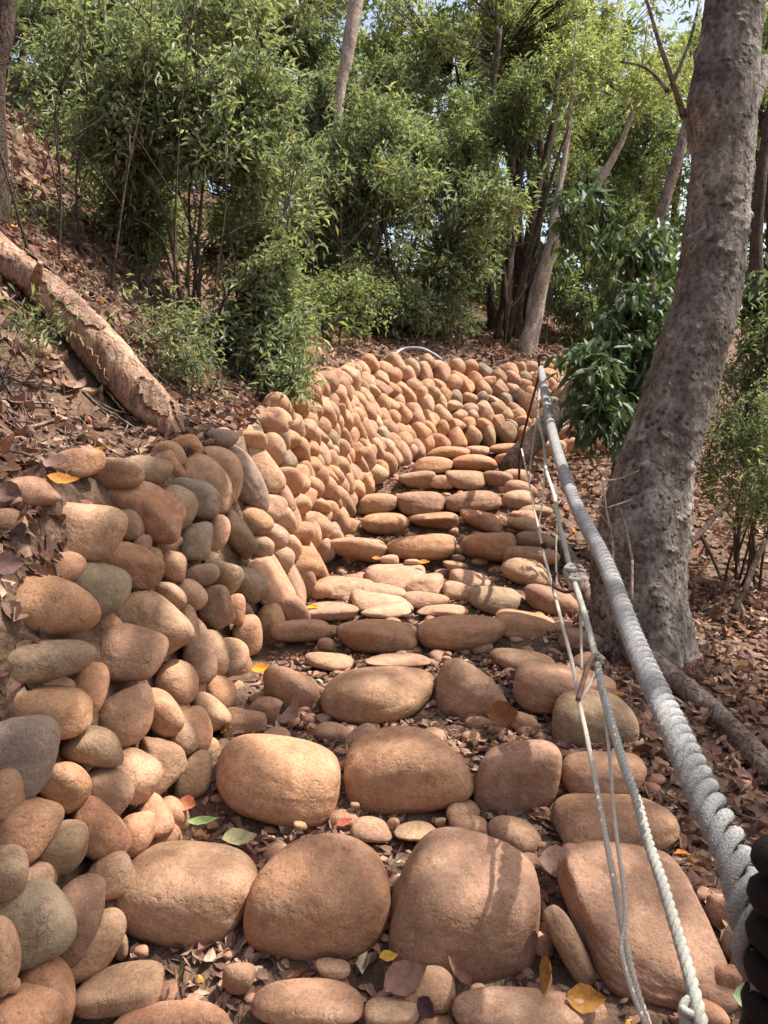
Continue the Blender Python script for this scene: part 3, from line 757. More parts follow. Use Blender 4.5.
def twigs_np(cs, orig, tws, r0=.006):
    """3-sided twigs, origin->cluster->tip"""
    A = orig; B = cs; Cc = cs + tws; out = []
    ax = unit(np.cross(B - A, [0.3, .2, 1.])); ay = unit(np.cross(B - A, ax)); n = len(A)
    ring = lambda P, r: np.stack([P + r * (math.cos(t) * ax + math.sin(t) * ay) for t in (0, 2.1, 4.2)], 1)
    V = np.concatenate([ring(A, r0), ring(B, r0 * .6), ring(Cc, r0 * .25)], 1).reshape(-1, 3); i = np.arange(n)[:, None] * 9
    Q = [i + [a + 3 * k, (a + 1) % 3 + 3 * k, (a + 1) % 3 + 3 * k + 3, a + 3 * k + 3] for k in (0, 1) for a in range(3)]
    return V, np.concatenate(Q, 0)
GREY = [(.15, .18, .12), (.205, .24, .165), (.11, .14, .09), (.27, .30, .20), (.19, .22, .12), (.26, .24, .13)]
YEL = [(.22, .25, .12), (.30, .32, .16), (.16, .185, .09), (.36, .37, .20), (.28, .27, .14)]
MID = [(.125, .155, .085), (.175, .21, .11), (.09, .115, .065), (.23, .26, .14)]
DARK = [(.06, .10, .05), (.09, .135, .07), (.05, .08, .045), (.13, .17, .08)]
FARG = [(.18, .22, .11), (.24, .28, .14), (.13, .16, .08), (.29, .31, .16)]
def E(u, v, d, rx, ry, rd): p = W(u, v, d); return (*p, rx / F * d, rd, ry / F * d)
def plant(name, label, cat, group, base, ells, n_cl, per, L, Wd, cols, stems=3, sr=.03, bark=None, lean=None, seed=1, leafmat=None, crown='foliage', stem='stem', **kw):
    r = random.Random(seed); bx, by = base; bz = hz(bx, by) - .05
    root = empty(name, (bx, by, bz), label, cat, group)
    V, Fc, cc, cs, orig, tws = foliage(ells, n_cl, per, L, Wd, cols, seed=seed, **kw)
    link(crown, mesh_np(crown, V, Fc, False, cc), leafmat or M_LEAF, root, (0, 0, 0))
    parts = []
    tot = []
    for k in range(stems):
        e = ells[k % len(ells)]; top = np.array(e[:3]) + np.array([r.uniform(-.5, .5) * e[3], r.uniform(-.5, .5) * e[4], r.uniform(-.1, .6) * e[5]])
        b = np.array((bx + r.uniform(-.12, .12), by + r.uniform(-.12, .12), bz)); m = (b + top) / 2 + np.array((r.uniform(-.12, .12), r.uniform(-.12, .12), .1 * (top[2] - bz)))
        pts = spline([b, b * .6 + m * .4 + np.array((r.uniform(-.05, .05), 0, 0)), m, m * .4 + top * .6 + np.array((r.uniform(-.08, .08), 0, 0)), top], 16)
        parts.append(tube_np(pts, np.linspace(sr, sr * .25, 16), 7, .1, seed + k)); tot.append(pts)
    # join clusters to the nearest stem point
    AP = np.concatenate(tot); idx = np.array([np.argmin(((AP - q) ** 2).sum(1) + np.where(AP[:, 2] > q[2] + .1, .5, 0)) for q in orig])
    lim = 1.1 if base[1] < 9 else 1.8
    sel = (np.arange(len(cs)) % (2 if len(cs) > 400 else 1) == 0) & (np.linalg.norm(orig - AP[idx], axis=1) < lim)
    parts.append(twigs_np(cs[sel], orig[sel] * .35 + AP[idx][sel] * .65, tws[sel], max(.0035, sr * .12)))
    V, Q = merge(parts)
    link(stem, mesh_np(stem, V, Q), bark or M_DARKB, root, (0, 0, 0))
    return root
def gxy(u, v): p = ray_ground(u, v); return p[0], p[1]
def bxy(u, d): p = W(u, 512, d); return p[0], p[1]

GS = 'leafy shrubs on the banks'; GT = 'trees behind the wall'
plant('shrub', 'large sunlit grey green shrub overhanging the bank left of the path', 'shrub', GS, bxy(205, 5.6),
      [E(205, 215, 5.5, 95, 95, .7), E(150, 140, 5.9, 85, 70, .7), E(255, 270, 5.6, 55, 75, .5), E(235, 110, 5.8, 75, 65, .6), E(205, 320, 5.7, 75, 40, .4), E(120, 230, 6.2, 50, 70, .5)], 2100, 14, .078, .025, GREY, 9, .016, seed=21, thr=.02, spread=.19)
plant('shrub', 'grey green shrub behind the large one, near the upper left corner', 'shrub', GS, bxy(110, 7.6),
      [E(110, 70, 7.5, 120, 70, 1.), E(210, 30, 7.8, 100, 60, .9), E(60, 150, 7.2, 55, 50, .6)], 800, 14, .10, .032, GREY, 7, .025, seed=22, thr=.1)
plant('shrub', 'broad shrub with drooping grey green sprays above the middle of the wall', 'shrub', GS, bxy(400, 10.6),
      [E(400, 215, 10.4, 95, 75, 1.1), E(350, 260, 10.0, 55, 60, .8), E(450, 270, 10.2, 55, 50, .8), E(380, 150, 11, 90, 60, 1.), E(385, 300, 10.2, 85, 26, .6), E(310, 230, 9.6, 50, 80, .7)], 2700, 15, .108, .034, GREY, 8, .035, seed=23, thr=-.05, spread=.24)
plant('shrub', 'shrub with hanging foliage just left of the leaning pale trunk', 'shrub', GS, bxy(495, 11.2),
      [E(480, 190, 11.0, 40, 85, .9), E(515, 110, 11, 55, 60, .8), E(560, 130, 10.6, 40, 40, .7)], 900, 15, .10, .03, MID, 4, .05, seed=24, thr=-.1)
plant('weedy_clump', 'low pale green weeds on the bank edge above the wall bend', 'weeds', 'low weeds on the bank', bxy(265, 5.5),
      [E(262, 345, 5.4, 45, 38, .35), E(285, 385, 5.2, 28, 18, .25)], 170, 12, .075, .022, GREY, 8, .006, seed=25, thr=0.)
plant('weedy_clump', 'thin weeds beside the fallen log lower end', 'weeds', 'low weeds on the bank', bxy(195, 4.6),
      [E(190, 345, 4.6, 40, 38, .3)], 130, 11, .05, .015, GREY, 6, .005, seed=26)
plant('weedy_clump', 'small fern-like weeds in shade above the fallen log at far left', 'weeds', 'low weeds on the bank', bxy(35, 4.7),
      [E(30, 225, 5.2, 35, 22, .3)], 70, 11, .05, .013, MID, 5, .004, seed=27)
plant('weedy_clump', 'small green weed under the log at the left photo edge', 'weeds', 'low weeds on the bank', bxy(38, 3.5),
      [E(38, 325, 3.4, 16, 12, .12)], 22, 9, .05, .013, MID, 4, .003, seed=28)
# trees
plant('tree', 'tall yellow green tree filling the top centre of the view', 'tree', GT, bxy(520, 14.5),
      [E(540, 60, 14, 100, 75, 1.8), E(440, 60, 14.5, 70, 60, 1.5), E(600, 110, 13.5, 60, 60, 1.3), E(500, -60, 15, 150, 80, 2)], 2900, 16, .105, .038, YEL, 5, .11, seed=31, crown='crown', stem='trunk', thr=-.2)
plant('tree', 'greyish tree behind the left end of the broad shrub', 'tree', GT, bxy(330, 14),
      [E(330, 100, 13.5, 80, 80, 1.5), E(300, 20, 14, 100, 60, 1.6)], 1300, 15, .12, .035, GREY, 4, .09, seed=32, crown='crown', stem='trunk', thr=.0)
plant('tree', 'small mid green tree between the leaning trunk and the big tree', 'tree', GT, bxy(610, 13),
      [E(600, 240, 12.5, 50, 60, 1.), E(640, 160, 12.8, 50, 60, 1.), E(560, 290, 12, 30, 40, .7)], 1100, 15, .10, .035, MID, 4, .06, seed=33, crown='crown', stem='trunk', thr=-.1)
plant('tree', 'slender tree seen right of the big trunk with gaps of sky', 'tree', GT, bxy(765, 13),
      [E(770, 120, 13, 50, 110, 1.2), E(800, 300, 12, 60, 70, 1.2)], 700, 14, .12, .04, FARG, 3, .07, seed=34, crown='crown', stem='trunk', thr=.0)
plant('tree', 'sparse tree in front of the upper left corner hillside', 'tree', GT, bxy(20, 9.5),
      [E(20, 10, 9.5, 110, 70, 1.2), E(150, -30, 9.8, 120, 60, 1.2)], 900, 14, .10, .028, GREY, 3, .07, seed=35, crown='crown', stem='trunk', thr=.05)
backs = [(-60, 17, 'FARG', 'backmost tree beyond the upper left corner'), (60, 19, 'MID', 'backmost tree above the left hillside'), (170, 18, 'FARG', 'distant tree behind the large left shrub'),
         (270, 20, 'GREY', 'distant tree between the two left shrubs'), (370, 19, 'FARG', 'distant tree behind the broad middle shrub'), (450, 21, 'YEL', 'distant bright tree behind the tall yellow green one'),
         (540, 19, 'MID', 'distant tree behind the leaning trunk'), (630, 20, 'YEL', 'distant bright tree left of the big trunk top'), (720, 19, 'FARG', 'distant tree behind the big trunk'),
         (810, 20, 'YEL', 'distant bright tree at the right photo edge'), (660, 24, 'MID', 'farthest tree seen through gaps on the right')]
for i, (u, d, cn, lab) in enumerate(backs):
    vv = 150 if u < 300 else 190
    plant('tree', lab, 'tree', GT, bxy(u, d), [E(u, vv, d, 85, 95, 2.), E(u + 20, vv - 120, d, 90, 80, 2.2), E(u - 20, vv + 90, d, 70, 55, 1.4)], 620, 13, .21, .085,
          dict(FARG=FARG, MID=MID, YEL=YEL, GREY=GREY)[cn], 3, .14, seed=50 + i, crown='crown', stem='trunk', thr=-.02, spread=.3)
# understorey filling under the back trees
for i, (u, d, v, lab) in enumerate([(330, 13, 300, 'low bush under the broad shrub, left side'), (585, 12.5, 320, 'low bush right of the leaning trunk foot'), (655, 13, 330, 'low bush seen between the drooping shrub and the big trunk'),
                                  (120, 9.5, 200, 'twiggy bush on the left hillside'), (250, 12, 210, 'bush on the slope behind the large left shrub'), (455, 14, 290, 'shaded bush behind the dark stems'), (60, 7.5, 150, 'sparse twiggy bush on the slope near the left photo edge'), (95, 6.2, 290, 'thin bush between the log and the large left shrub'), (320, 8.6, 315, 'loose bush hanging over the bend of the wall')]):
    plant('bush', lab, 'bush', 'low bushes under the trees', bxy(u, d), [E(u, v, d, 55, 38, .9 if d > 9 else .4)], 420 if d > 9 else 190, 13, .10 if d > 9 else .075, .034 if d > 9 else .024, [MID, GREY, FARG][i % 3], 5, .02, seed=80 + i, thr=-.1)
# right side
plant('drooping_shrub', 'dark glossy shrub with large drooping leaves left of the big trunk', 'shrub', GS, bxy(625, 5.6),
      [E(612, 300, 5.3, 52, 62, .45), E(598, 380, 5.1, 32, 52, .3), E(640, 355, 5.4, 44, 60, .4), E(640, 250, 5.6, 36, 34, .3), E(578, 240, 5.5, 34, 40, .3), E(600, 415, 5.0, 30, 26, .25), E(645, 400, 5.2, 30, 34, .3)], 520, 9, .105, .040, DARK, 5, .012, seed=41, leafmat=M_GLOSS, big=True, droop=1.3, thr=-.3, hang=.5, spread=.12)
plant('drooping_shrub', 'dark glossy shrub right of the big trunk at mid height', 'shrub', GS, bxy(752, 5.4),
      [E(752, 345, 5.2, 28, 45, .3), E(775, 300, 5.2, 30, 40, .3)], 75, 9, .11, .045, DARK + MID, 4, .012, seed=42, leafmat=M_GLOSS, big=True, droop=.9, hang=.3, spread=.12)
plant('shrub', 'fine twiggy shrub filling the space right of the big trunk base', 'shrub', GS, bxy(745, 5.0),
      [E(735, 440, 5.0, 38, 52, .4), E(755, 500, 4.7, 35, 36, .35), E(780, 400, 5.0, 40, 70, .4)], 420, 13, .05, .017, MID + GREY, 7, .010, seed=43, thr=-.1)

# ---------------------------------------------------------------- trunks and logs
def trunk_mesh(ctr, sides=24, n=60, rough=.05, seed=0, rfreq=9):
    P = spline([(*W(u, v, d), w / F * d / 2) for u, v, d, w in ctr], n); return P, tube_np(P[:, :3], P[:, 3], sides, rough, seed, True, rfreq)
bp = ray_ground(648, 652); DB = float(project(bp)[2])
root = empty('big_tree', tuple(bp), 'big leaning knobbly grey brown tree beside the thick rope', 'tree')
P, tk = trunk_mesh([(642, 700, DB, 104), (644, 655, DB, 88), (638, 600, DB, 86), (641, 540, DB, 88), (655, 470, DB, 76), (678, 395, DB, 69), (694, 340, DB, 66), (705, 300, DB, 63), (716, 220, DB, 60), (722, 150, DB, 60),
                    (721, 108, DB, 66), (729, 50, DB, 58), (735, 0, DB, 56), (746, -120, DB, 56), (775, -300, DB, 58), (810, -520, DB, 52)], 72, 420, .03, 5, 6)
V, Q = tk; cen = np.repeat(P[:, :3], 72, 0)
dirn = np.zeros_like(V); m = len(cen); dirn[:m] = V[:m] - cen
ang = np.arctan2(dirn[:, 1], dirn[:, 0]); hh = V[:, 2] - bp[2]
flut = (.10 + .22 * np.clip(np.sin(ang * 4 + 1.2), -.4, 1)) * np.exp(-np.clip(hh, 0, 9) / .28) + .018 * np.sin(ang * 3 + hh * 1.4)
kn = (np.clip(snoise(V, 71, 55, 2), .35, 2) - .35) * (.4 + np.clip(snoise(V * np.array((1, 1, 2.5)), 73, 6, 1), 0, 1.2))
V = V + dirn * (flut + kn * .13 + snoise(V * np.array((1, 1, .3)), 72, 30, 2) * .022)[:, None]
link('trunk', mesh_np('trunk', V, Q), M_BARK, root, (0, 0, 0))
top = P[-1, :3]; limbs = []; shade_crown_c = [np.array((4.4, 2.1, 8.6)), np.array((5.2, 3.5, 8.8)), np.array((3.7, 3.1, 9.0)), np.array((5.9, 1.9, 8.4)), np.array((4.2, .6, 8.8)), np.array((6.6, 3.6, 8.6))]  # unseen crown centres, set toward the sun to shade foreground and trunk
for i, c in enumerate(shade_crown_c):
    pts = spline([P[-6, :3], top + np.array((0, 0, .5)), (top + c) / 2 + np.array((.1 * i, .2 - .2 * i, .5)), c], 22)
    limbs.append(tube_np(pts, np.linspace(.13, .035, 22), 10, .06, i))
# broken twig and the bare branch crossing the top right
for ctr in [[(684, 118, DB, 7), (672, 80, DB - .1, 5), (660, 45, DB - .15, 5), (652, 18, DB - .2, 4), (640, -20, DB - .3, 4)], [(668, 92, DB - .1, 4), (655, 76, DB - .1, 3), (641, 66, DB, 2.5), (620, 62, DB + .1, 2)],
            [(765, 60, DB + .2, 12), (758, 88, DB + .1, 15), (748, 110, DB, 18)], [(672, 85, DB - .1, 4), (690, 40, DB + .1, 3), (700, 0, DB + .2, 3)]]:
    limbs.append(trunk_mesh(ctr, 7, 14, .08)[1])
V, Q = merge(limbs); link('branches', mesh_np('branches', V, Q), M_BARK, root, (0, 0, 0))
V, Fc, cc, cs, orig, tws = foliage([(*c, 1.5, 1.15, .6) for c in shade_crown_c], 760, 12, .13, .06, MID, seed=90, thr=-.35, nfreq=1.0, spread=.3, airy=0)
link('crown', mesh_np('crown', V, Fc, False, cc), M_LEAF, root, (0, 0, 0))  # leaves above the view, added to dapple the light on the near steps

def log(name, label, cat, ctr, mat, sides=18, n=60, rough=.10, seed=3, sub=None, rfreq=10):
    P, (V, Q) = trunk_mesh(ctr, sides, n, rough, seed, rfreq); base = P[0, :3]
    o = link(name, mesh_np(name, V, Q), mat); return tag(o, label, cat), P
# fallen log at left
e = ray_ground(172, 436); de = float(project(e)[2])
lr = empty('fallen_log', tuple(e), 'broken dead log slanting down the left bank with peeling bark', 'log')
ctr = [(-60, 205, de + .25, 44), (8, 262, de + .15, 38), (30, 276, de + .13, 33), (46, 291, de + .12, 34), (85, 331, de + .08, 38), (112, 360, de + .05, 42), (140, 393, de + .02, 44), (158, 414, de, 40), (172, 430, de - .02, 24), (180, 440, de - .03, 9)]
P, (V, Q) = trunk_mesh(ctr, 28, 130, .07, 8, 7)
V[:-2] += (V[:-2] - np.repeat(P[:, :3], 28, 0)) * (snoise(V[:-2], 9, 26, 3) * .06 + np.clip(snoise(V[:-2], 10, 7, 1), .5, 2) * .10 - .05)[:, None]
link('log_body', mesh_np('log_body', V, Q), M_LOG, lr, (0, 0, 0))
bk = []; rl = np.random.default_rng(5)
LP = P; LT = unit(np.gradient(LP[:, :3], axis=0)); LU = unit(np.array((0, 0, 1.)) - LT * LT[:, 2:3]); LS = np.cross(LT, LU)
for (f0, f1, a0, a1) in [(.10, .36, .9, 2.2), (.30, .50, -.1, 1.1), (.44, .62, 1.5, 2.5), (.12, .30, -.9, .1), (.66, .86, .3, 1.2), (.60, .92, 2.2, 3.2), (.78, .97, -.6, .2)]:
    nf, na = 26, 9; gv = []
    for q in range(nf):
        ff = f0 + (f1 - f0) * q / (nf - 1); k = ff * (len(LP) - 1); k0 = int(k)
        wob0, wob1 = rl.uniform(-.13, .13), rl.uniform(-.13, .13); pin = math.sin(math.pi * q / (nf - 1)) ** .5
        for w_ in range(na):
            x_ = w_ / (na - 1); mid_ = (a0 + a1) / 2; hw = (a1 - a0) / 2 * pin
            an_ = mid_ + (x_ * 2 - 1) * hw + (wob0 if x_ < .3 else wob1 if x_ > .7 else 0)
            lift_ = 1.05 + .10 * abs(x_ * 2 - 1) ** 3 + rl.uniform(-.015, .02)
            gv.append(LP[k0, :3] + LP[k0, 3] * lift_ * (math.cos(an_) * LU[k0] + math.sin(an_) * LS[k0]))
    gv = np.array(gv); gq = np.array([(a * na + b, a * na + b + 1, (a + 1) * na + b + 1, (a + 1) * na + b) for a in range(nf - 1) for b in range(na - 1)])
    bk.append((gv, gq))
V, Q = merge(bk); pb = link('peeling_bark', mesh_np('peeling_bark', V, Q), M_LOG2, lr, (0, 0, 0)); sm = pb.modifiers.new('thick', 'SOLIDIFY'); sm.thickness = .006; sm.offset = 0
V, Q = trunk_mesh([(34, 284, de - .05, 16), (38, 272, de - .14, 12), (40, 262, de - .2, 5)], 8, 10, .3, 3)[1]
link('branch_stub', mesh_np('branch_stub', V, Q), M_LOG, lr, (0, 0, 0))
# grey root log on the right
def on_ground(u, v, w, k=.5):
    p = ray_ground(u, v + w * .4); d = float(project(p)[2]); r_ = w / F * d / 2; return (u, v, d - r_ * .3, w)
log('root_log', 'long grey dead branch lying in the leaves under the thick rope', 'log', [on_ground(562, 545, 12), on_ground(573, 566, 15), on_ground(596, 604, 20), on_ground(628, 640, 22), on_ground(668, 674, 23), on_ground(702, 702, 24), on_ground(735, 734, 25), on_ground(765, 766, 27), on_ground(800, 800, 28)], M_ROOT, 18, 90, .10, 12)
log('dark_post_log', 'dark weathered log leaning behind the iron hook at the top of the steps', 'log', [(506, 476, 7.3, 17), (512, 465, 7.3, 22), (528, 447, 7.35, 23), (548, 424, 7.4, 20), (566, 400, 7.5, 19), (590, 366, 7.6, 17)], M_DARKB, 14, 40, .10, 13)
log('dead_branch', 'pale bare stick lying under the drooping shrub behind the ropes', 'branch', [(553, 433, 7.6, 4), (575, 424, 7.7, 4), (590, 414, 7.8, 3.5), (600, 409, 8, 3)], M_PALEB, 7, 16, .1, 14)
log('dead_branch', 'longer pale stick on the kerb row by the big trunk', 'branch', [(590, 428, 7.2, 4), (612, 424, 7.4, 5), (632, 425, 7.5, 3.5)], M_PALEB, 7, 16, .1, 15)
# leaning pale tree with dark companions behind the wall
tp = ray_ground(528, 352); DT = float(project(tp)[2])
tr = empty('leaning_tree', tuple(tp), 'pale two-stemmed tree leaning right from the crest of the wall', 'tree')
for ctr, mt, nm in [([(524, 366, DT, 26), (528, 344, DT, 20), (535, 318, DT, 15), (543, 280, DT, 13), (552, 250, DT, 14), (570, 222, DT, 13), (588, 200, DT, 11), (601, 178, DT, 9), (615, 155, DT, 7), (628, 125, DT, 5), (640, 80, DT, 3), (648, 20, DT, 1.5)], M_PALEB, 'trunk'),
                ([(530, 335, DT, 12), (533, 300, DT + .1, 11), (542, 270, DT + .1, 10), (550, 243, DT + .1, 9), (556, 205, DT + .2, 7), (566, 150, DT + .3, 6), (572, 90, DT + .4, 3.5), (576, 20, DT + .4, 1.5)], M_PALEB, 'trunk')]:
    V, Q = trunk_mesh(ctr, 12, 50, .10, 20)[1]; link(nm, mesh_np(nm, V, Q), mt, tr, (0, 0, 0))
V, Fc, cc, cs, orig, tws = foliage([E(640, 90, DT, 45, 40, .8), E(590, 60, DT + .3, 50, 40, .8)], 300, 14, .09, .03, YEL, seed=95)
link('crown', mesh_np('crown', V, Fc, False, cc), M_LEAF, tr, (0, 0, 0))
for i, (ctr, lab) in enumerate([([(505, 335, 11.5, 14), (507, 280, 11.5, 11), (515, 210, 11.6, 9), (522, 140, 11.7, 8), (520, 60, 12, 6)], 'dark upright stem just left of the leaning tree'),
             ([(516, 330, 11.8, 12), (524, 270, 11.8, 9), (535, 200, 11.8, 8), (552, 130, 11.9, 7), (560, 60, 12, 5)], 'dark stem slanting right behind the leaning tree'),
             ([(492, 325, 12, 10), (490, 260, 12, 8), (497, 190, 12, 7), (492, 110, 12.2, 6), (500, 30, 12.3, 5)], 'dark stem farthest left of the dark stems'),
             ([(530, 318, 12.2, 9), (528, 250, 12.2, 8), (540, 170, 12.2, 7), (538, 90, 12.3, 6)], 'thin dark stem behind the pale leaning tree'),
             ([(336, 160, 12, 9), (340, 95, 12, 10), (348, 50, 12, 13), (356, 0, 12, 15), (362, -60, 12, 16), (300, 330, 12, 10)][:5], 'pale trunk showing through leaves at the top left of centre'),
             ([(655, 330, 9, 10), (650, 260, 9, 10), (664, 205, 9, 11), (680, 150, 9, 11), (700, 80, 9, 9)], 'grey slanting trunk partly hidden behind the big trunk'),
             ([(246, 90, 8, 11), (252, 60, 8, 9), (262, 42, 8, 8), (285, 22, 8, 7), (310, 0, 8, 7), (350, -30, 8, 6)], 'dark curved bough arching across the top left'),
             ([(-6, 90, 4.6, 20), (2, 40, 4.6, 20), (8, 0, 4.6, 18), (14, -60, 4.6, 17)], 'dark trunk cut by the upper left corner'),
             ([(758, 330, 8, 14), (756, 250, 8, 12), (762, 170, 8, 10), (772, 100, 8, 9)], 'dark trunk at the right photo edge behind the big tree')]):
    pale = 'pale' in lab or 'grey' in lab
    u, v, d, w = ctr[0]; 
    g_ = W(u, v, d); zb = hz(g_[0], g_[1]); P = spline([(g_[0] - .02, g_[1], zb - .1, w / F * d / 2 * 1.25)] + [(*W(a, b, c), w_ / F * c / 2) for a, b, c, w_ in ctr], 60)
    V, Q = tube_np(P[:, :3], P[:, 3], 12, .08, 30 + i)
    br = empty('bare_tree', tuple(P[0, :3]), lab, 'tree', 'bare trunks among the foliage')
    link('trunk', mesh_np('trunk', V, Q), M_PALEB if 'pale trunk' in lab else M_ROOT if 'grey' in lab else M_DARKB, br, (0, 0, 0))
# thin bare saplings on the hillside
r = random.Random(4)
sap = [(45, 4.6), (70, 5.0), (92, 5.6), (118, 5.2), (150, 6.0), (180, 5.0), (212, 5.3), (243, 5.8), (300, 7.6), (318, 8.2), (340, 8.8), (365, 9.3), (352, 9.9), (430, 10.6), (455, 10.2), (470, 10.8), (500, 10.0), (540, 11), (95, 6.6), (136, 7.2), (275, 6.6), (385, 10.2)]
WHERE = ['by the left photo edge', 'behind the log top', 'above the middle of the log', 'above the lower log', 'left of the large shrub', 'under the large shrub', 'in the middle of the large shrub', 'at the right of the large shrub',
         'above the wall bend', 'just right of the wall bend', 'behind the crest left of the hose', 'near the hose left end', 'left behind the hose', 'behind the hose right end', 'right of the hose', 'left of the dark stems', 'in front of the dark stems', 'right of the leaning tree', 'up the left hillside', 'deep behind the large shrub', 'between the large and broad shrubs', 'under the broad shrub']
for i, (u, d) in enumerate(sap):
    x, y = bxy(u, d); z = hz(x, y) - .05; h_ = r.uniform(1.2, 2.6); pt = []
    lx, ly = r.uniform(-.35, .35), r.uniform(-.3, .3)
    main = spline([(x, y, z), (x + lx * .3 + r.uniform(-.05, .05), y + ly * .3, z + h_ * .35), (x + lx * .6 + r.uniform(-.08, .08), y + ly * .7, z + h_ * .7), (x + lx, y + ly, z + h_)], 16)
    pt.append(tube_np(main, np.linspace(.009, .003, 16), 6, .1, i))
    for k in range(5):
        b = main[4 + 2 * k]; q = b + np.array((r.uniform(-.4, .4), r.uniform(-.3, .3), r.uniform(.1, .5)))
        pt.append(tube_np(spline([b, (b + q) / 2 + np.array((0, 0, r.uniform(-.06, .06))), q], 7), np.linspace(.006, .002, 7), 5, 0, i))
    V, Q = merge(pt); o = link('bare_sapling', mesh_np('bare_sapling', V, Q), M_DARKB)
    tag(o, 'thin bare brown sapling %s' % WHERE[i], 'sapling', 'bare saplings among the shrubs')
# dry twigs in front of the big trunk
pt = []
for c in [[(612, 540, 3.3, 2.6), (606, 508, 3.3, 2.2), (603, 480, 3.3, 1.8)], [(606, 508, 3.3, 2), (590, 500, 3.3, 1.5), (584, 498, 3.3, 1.2)], [(632, 560, 3.3, 3), (626, 530, 3.3, 2.6), (620, 508, 3.3, 2)], [(603, 481, 3.3, 1.8), (622, 478, 3.4, 1.5), (640, 470, 3.4, 1.2)], [(606, 508, 3.3, 1.8), (630, 500, 3.4, 1.5), (645, 492, 3.4, 1.2)], [(585, 500, 3.3, 1.6), (600, 514, 3.3, 1.6), (612, 530, 3.3, 1.6)], [(632, 600, 3.2, 3), (632, 560, 3.3, 3)], [(615, 600, 3.2, 3), (612, 540, 3.3, 2.6)]]:
    pt.append(trunk_mesh(c, 6, 8, .05)[1])
V, Q = merge(pt); tag(link('dry_twig', mesh_np('dry_twig', V, Q), M_PALEB), 'dry pale twig standing in front of the big trunk', 'twig')
for c, lab in [([(676, 560, 3.9, 7), (690, 543, 4, 7), (705, 528, 4.2, 6), (728, 500, 4.4, 4)], 'dark twig forking up right of the big trunk base'), ([(733, 612, 3.7, 7), (745, 590, 3.8, 6), (752, 570, 3.9, 6), (766, 540, 4, 5)], 'dark twig at the right photo edge above the leaves'),
               ([(700, 534, 4.15, 5), (710, 552, 4.1, 4), (722, 580, 4, 3)], 'thin dark twig drooping right of the big trunk base')]:
    V, Q = trunk_mesh(c, 7, 16, .08)[1]; tag(link('dark_twig', mesh_np('dark_twig', V, Q), M_DARKB), lab, 'twig', 'dark twigs right of the big trunk')
# grey hose arch on the crest
V, Q = trunk_mesh([(394, 362, 9.1, 3.4), (396, 354, 9.1, 3.4), (404, 349, 9.2, 3.4), (420, 348.5, 9.2, 3.4), (433, 354, 9.2, 3.4), (443, 361, 9.2, 3.4), (450, 366, 9.2, 3.4), (466, 370, 9.2, 3.2), (480, 370, 9.3, 3)], 10, 50, 0)[1]
tag(link('old_hose', mesh_np('old_hose', V, Q), M_HOSE), 'grey hose arching over the crest of the far wall', 'hose')

# ---------------------------------------------------------------- ropes, hook and post
def rope_mesh(ctr, D, n_str=3, pitch=1.7, rs=.29, hr=.245, sides=10, per_turn=14, fuzz=0, seed=0):
    P = spline([(*W(u, v, d),) for u, v, d in ctr], 400); L = np.r_[0, np.cumsum(np.linalg.norm(np.diff(P, axis=0), axis=1))]
    n = int(L[-1] / (pitch * D) * per_turn); sL = np.linspace(0, L[-1], n); P = np.stack([np.interp(sL, L, P[:, k]) for k in range(3)], 1)
    T = unit(np.gradient(P, axis=0)); up = np.array((.2, .1, 1.)); A = unit(np.cross(T, up)); B = np.cross(T, A); out = []
    for k in range(n_str):
        ph = sL / (pitch * D) * 2 * math.pi + k * 2 * math.pi / n_str
        Cn = P + hr * D * (np.cos(ph)[:, None] * A + np.sin(ph)[:, None] * B)
        out.append(tube_np(Cn, np.full(n, rs * D), sides, .05, seed + k, True, 60))
    V, Q = merge(out)
    if fuzz:
        r = np.random.default_rng(seed); ph = r.uniform(0, 2 * math.pi, fuzz); i = (r.power(1.6, fuzz) * (n - 2)).astype(int)
        # fibres thicker towards the near end by density only
        rad = unit(np.cos(ph)[:, None] * A[i] + np.sin(ph)[:, None] * B[i]); b = P[i] + rad * D * .50
        dr = unit(rad * .8 + r.normal(size=(fuzz, 3)) * .6); t = b + dr * r.uniform(.05, .16, fuzz)[:, None] * D
        wv = unit(np.cross(dr, r.normal(size=(fuzz, 3)))) * .0006
        Vf = np.stack([b - wv, b + wv, t + wv * .3, t - wv * .3], 1).reshape(-1, 3); Qf = np.arange(fuzz * 4).reshape(-1, 4)
        V, Q = merge([(V, Q), (Vf, Qf)])
    return V, Q
thick = [(541, 369, 6.4), (543.5, 385, 5.9), (546, 400, 5.4), (554, 440, 4.5), (574, 500, 3.5), (604, 560, 2.8), (634, 640, 2.1), (679, 740, 1.5), (706, 800, 1.3), (733, 855, 1.18), (745, 895, 1.12), (752, 935, 1.08), (760, 975, 1.06), (775, 1010, 1.06)]
V, Q = rope_mesh(thick, .056, 3, 2.15, .205, .335, 12, 20, 9000, 1)
tag(link('thick_rope', mesh_np('thick_rope', V, Q), M_ROPE), 'thick frayed grey twisted rope running from the iron hook to the black post', 'rope')
medium = [(541, 372, 6.35), (539, 395, 6.1), (538, 417, 5.8), (544, 443, 5.2), (546, 469, 4.7), (554, 495, 4.1), (559, 523, 3.6), (566, 550, 3.2), (571, 571, 3.0), (583, 609, 2.6), (596, 658, 2.25), (604, 697, 2.05), (615, 735, 1.85), (625, 768, 1.7), (637, 801, 1.6), (648, 841, 1.48), (662, 882, 1.38), (674, 922, 1.3), (686, 963, 1.23), (697, 1004, 1.17), (706, 1045, 1.12)]
V, Q = rope_mesh(medium, .021, 3, 2.6, .29, .23, 8, 14, 0, 4)
tag(link('twisted_rope', mesh_np('twisted_rope', V, Q), M_ROPE2), 'medium greenish grey twisted rope left of the thick rope', 'rope')
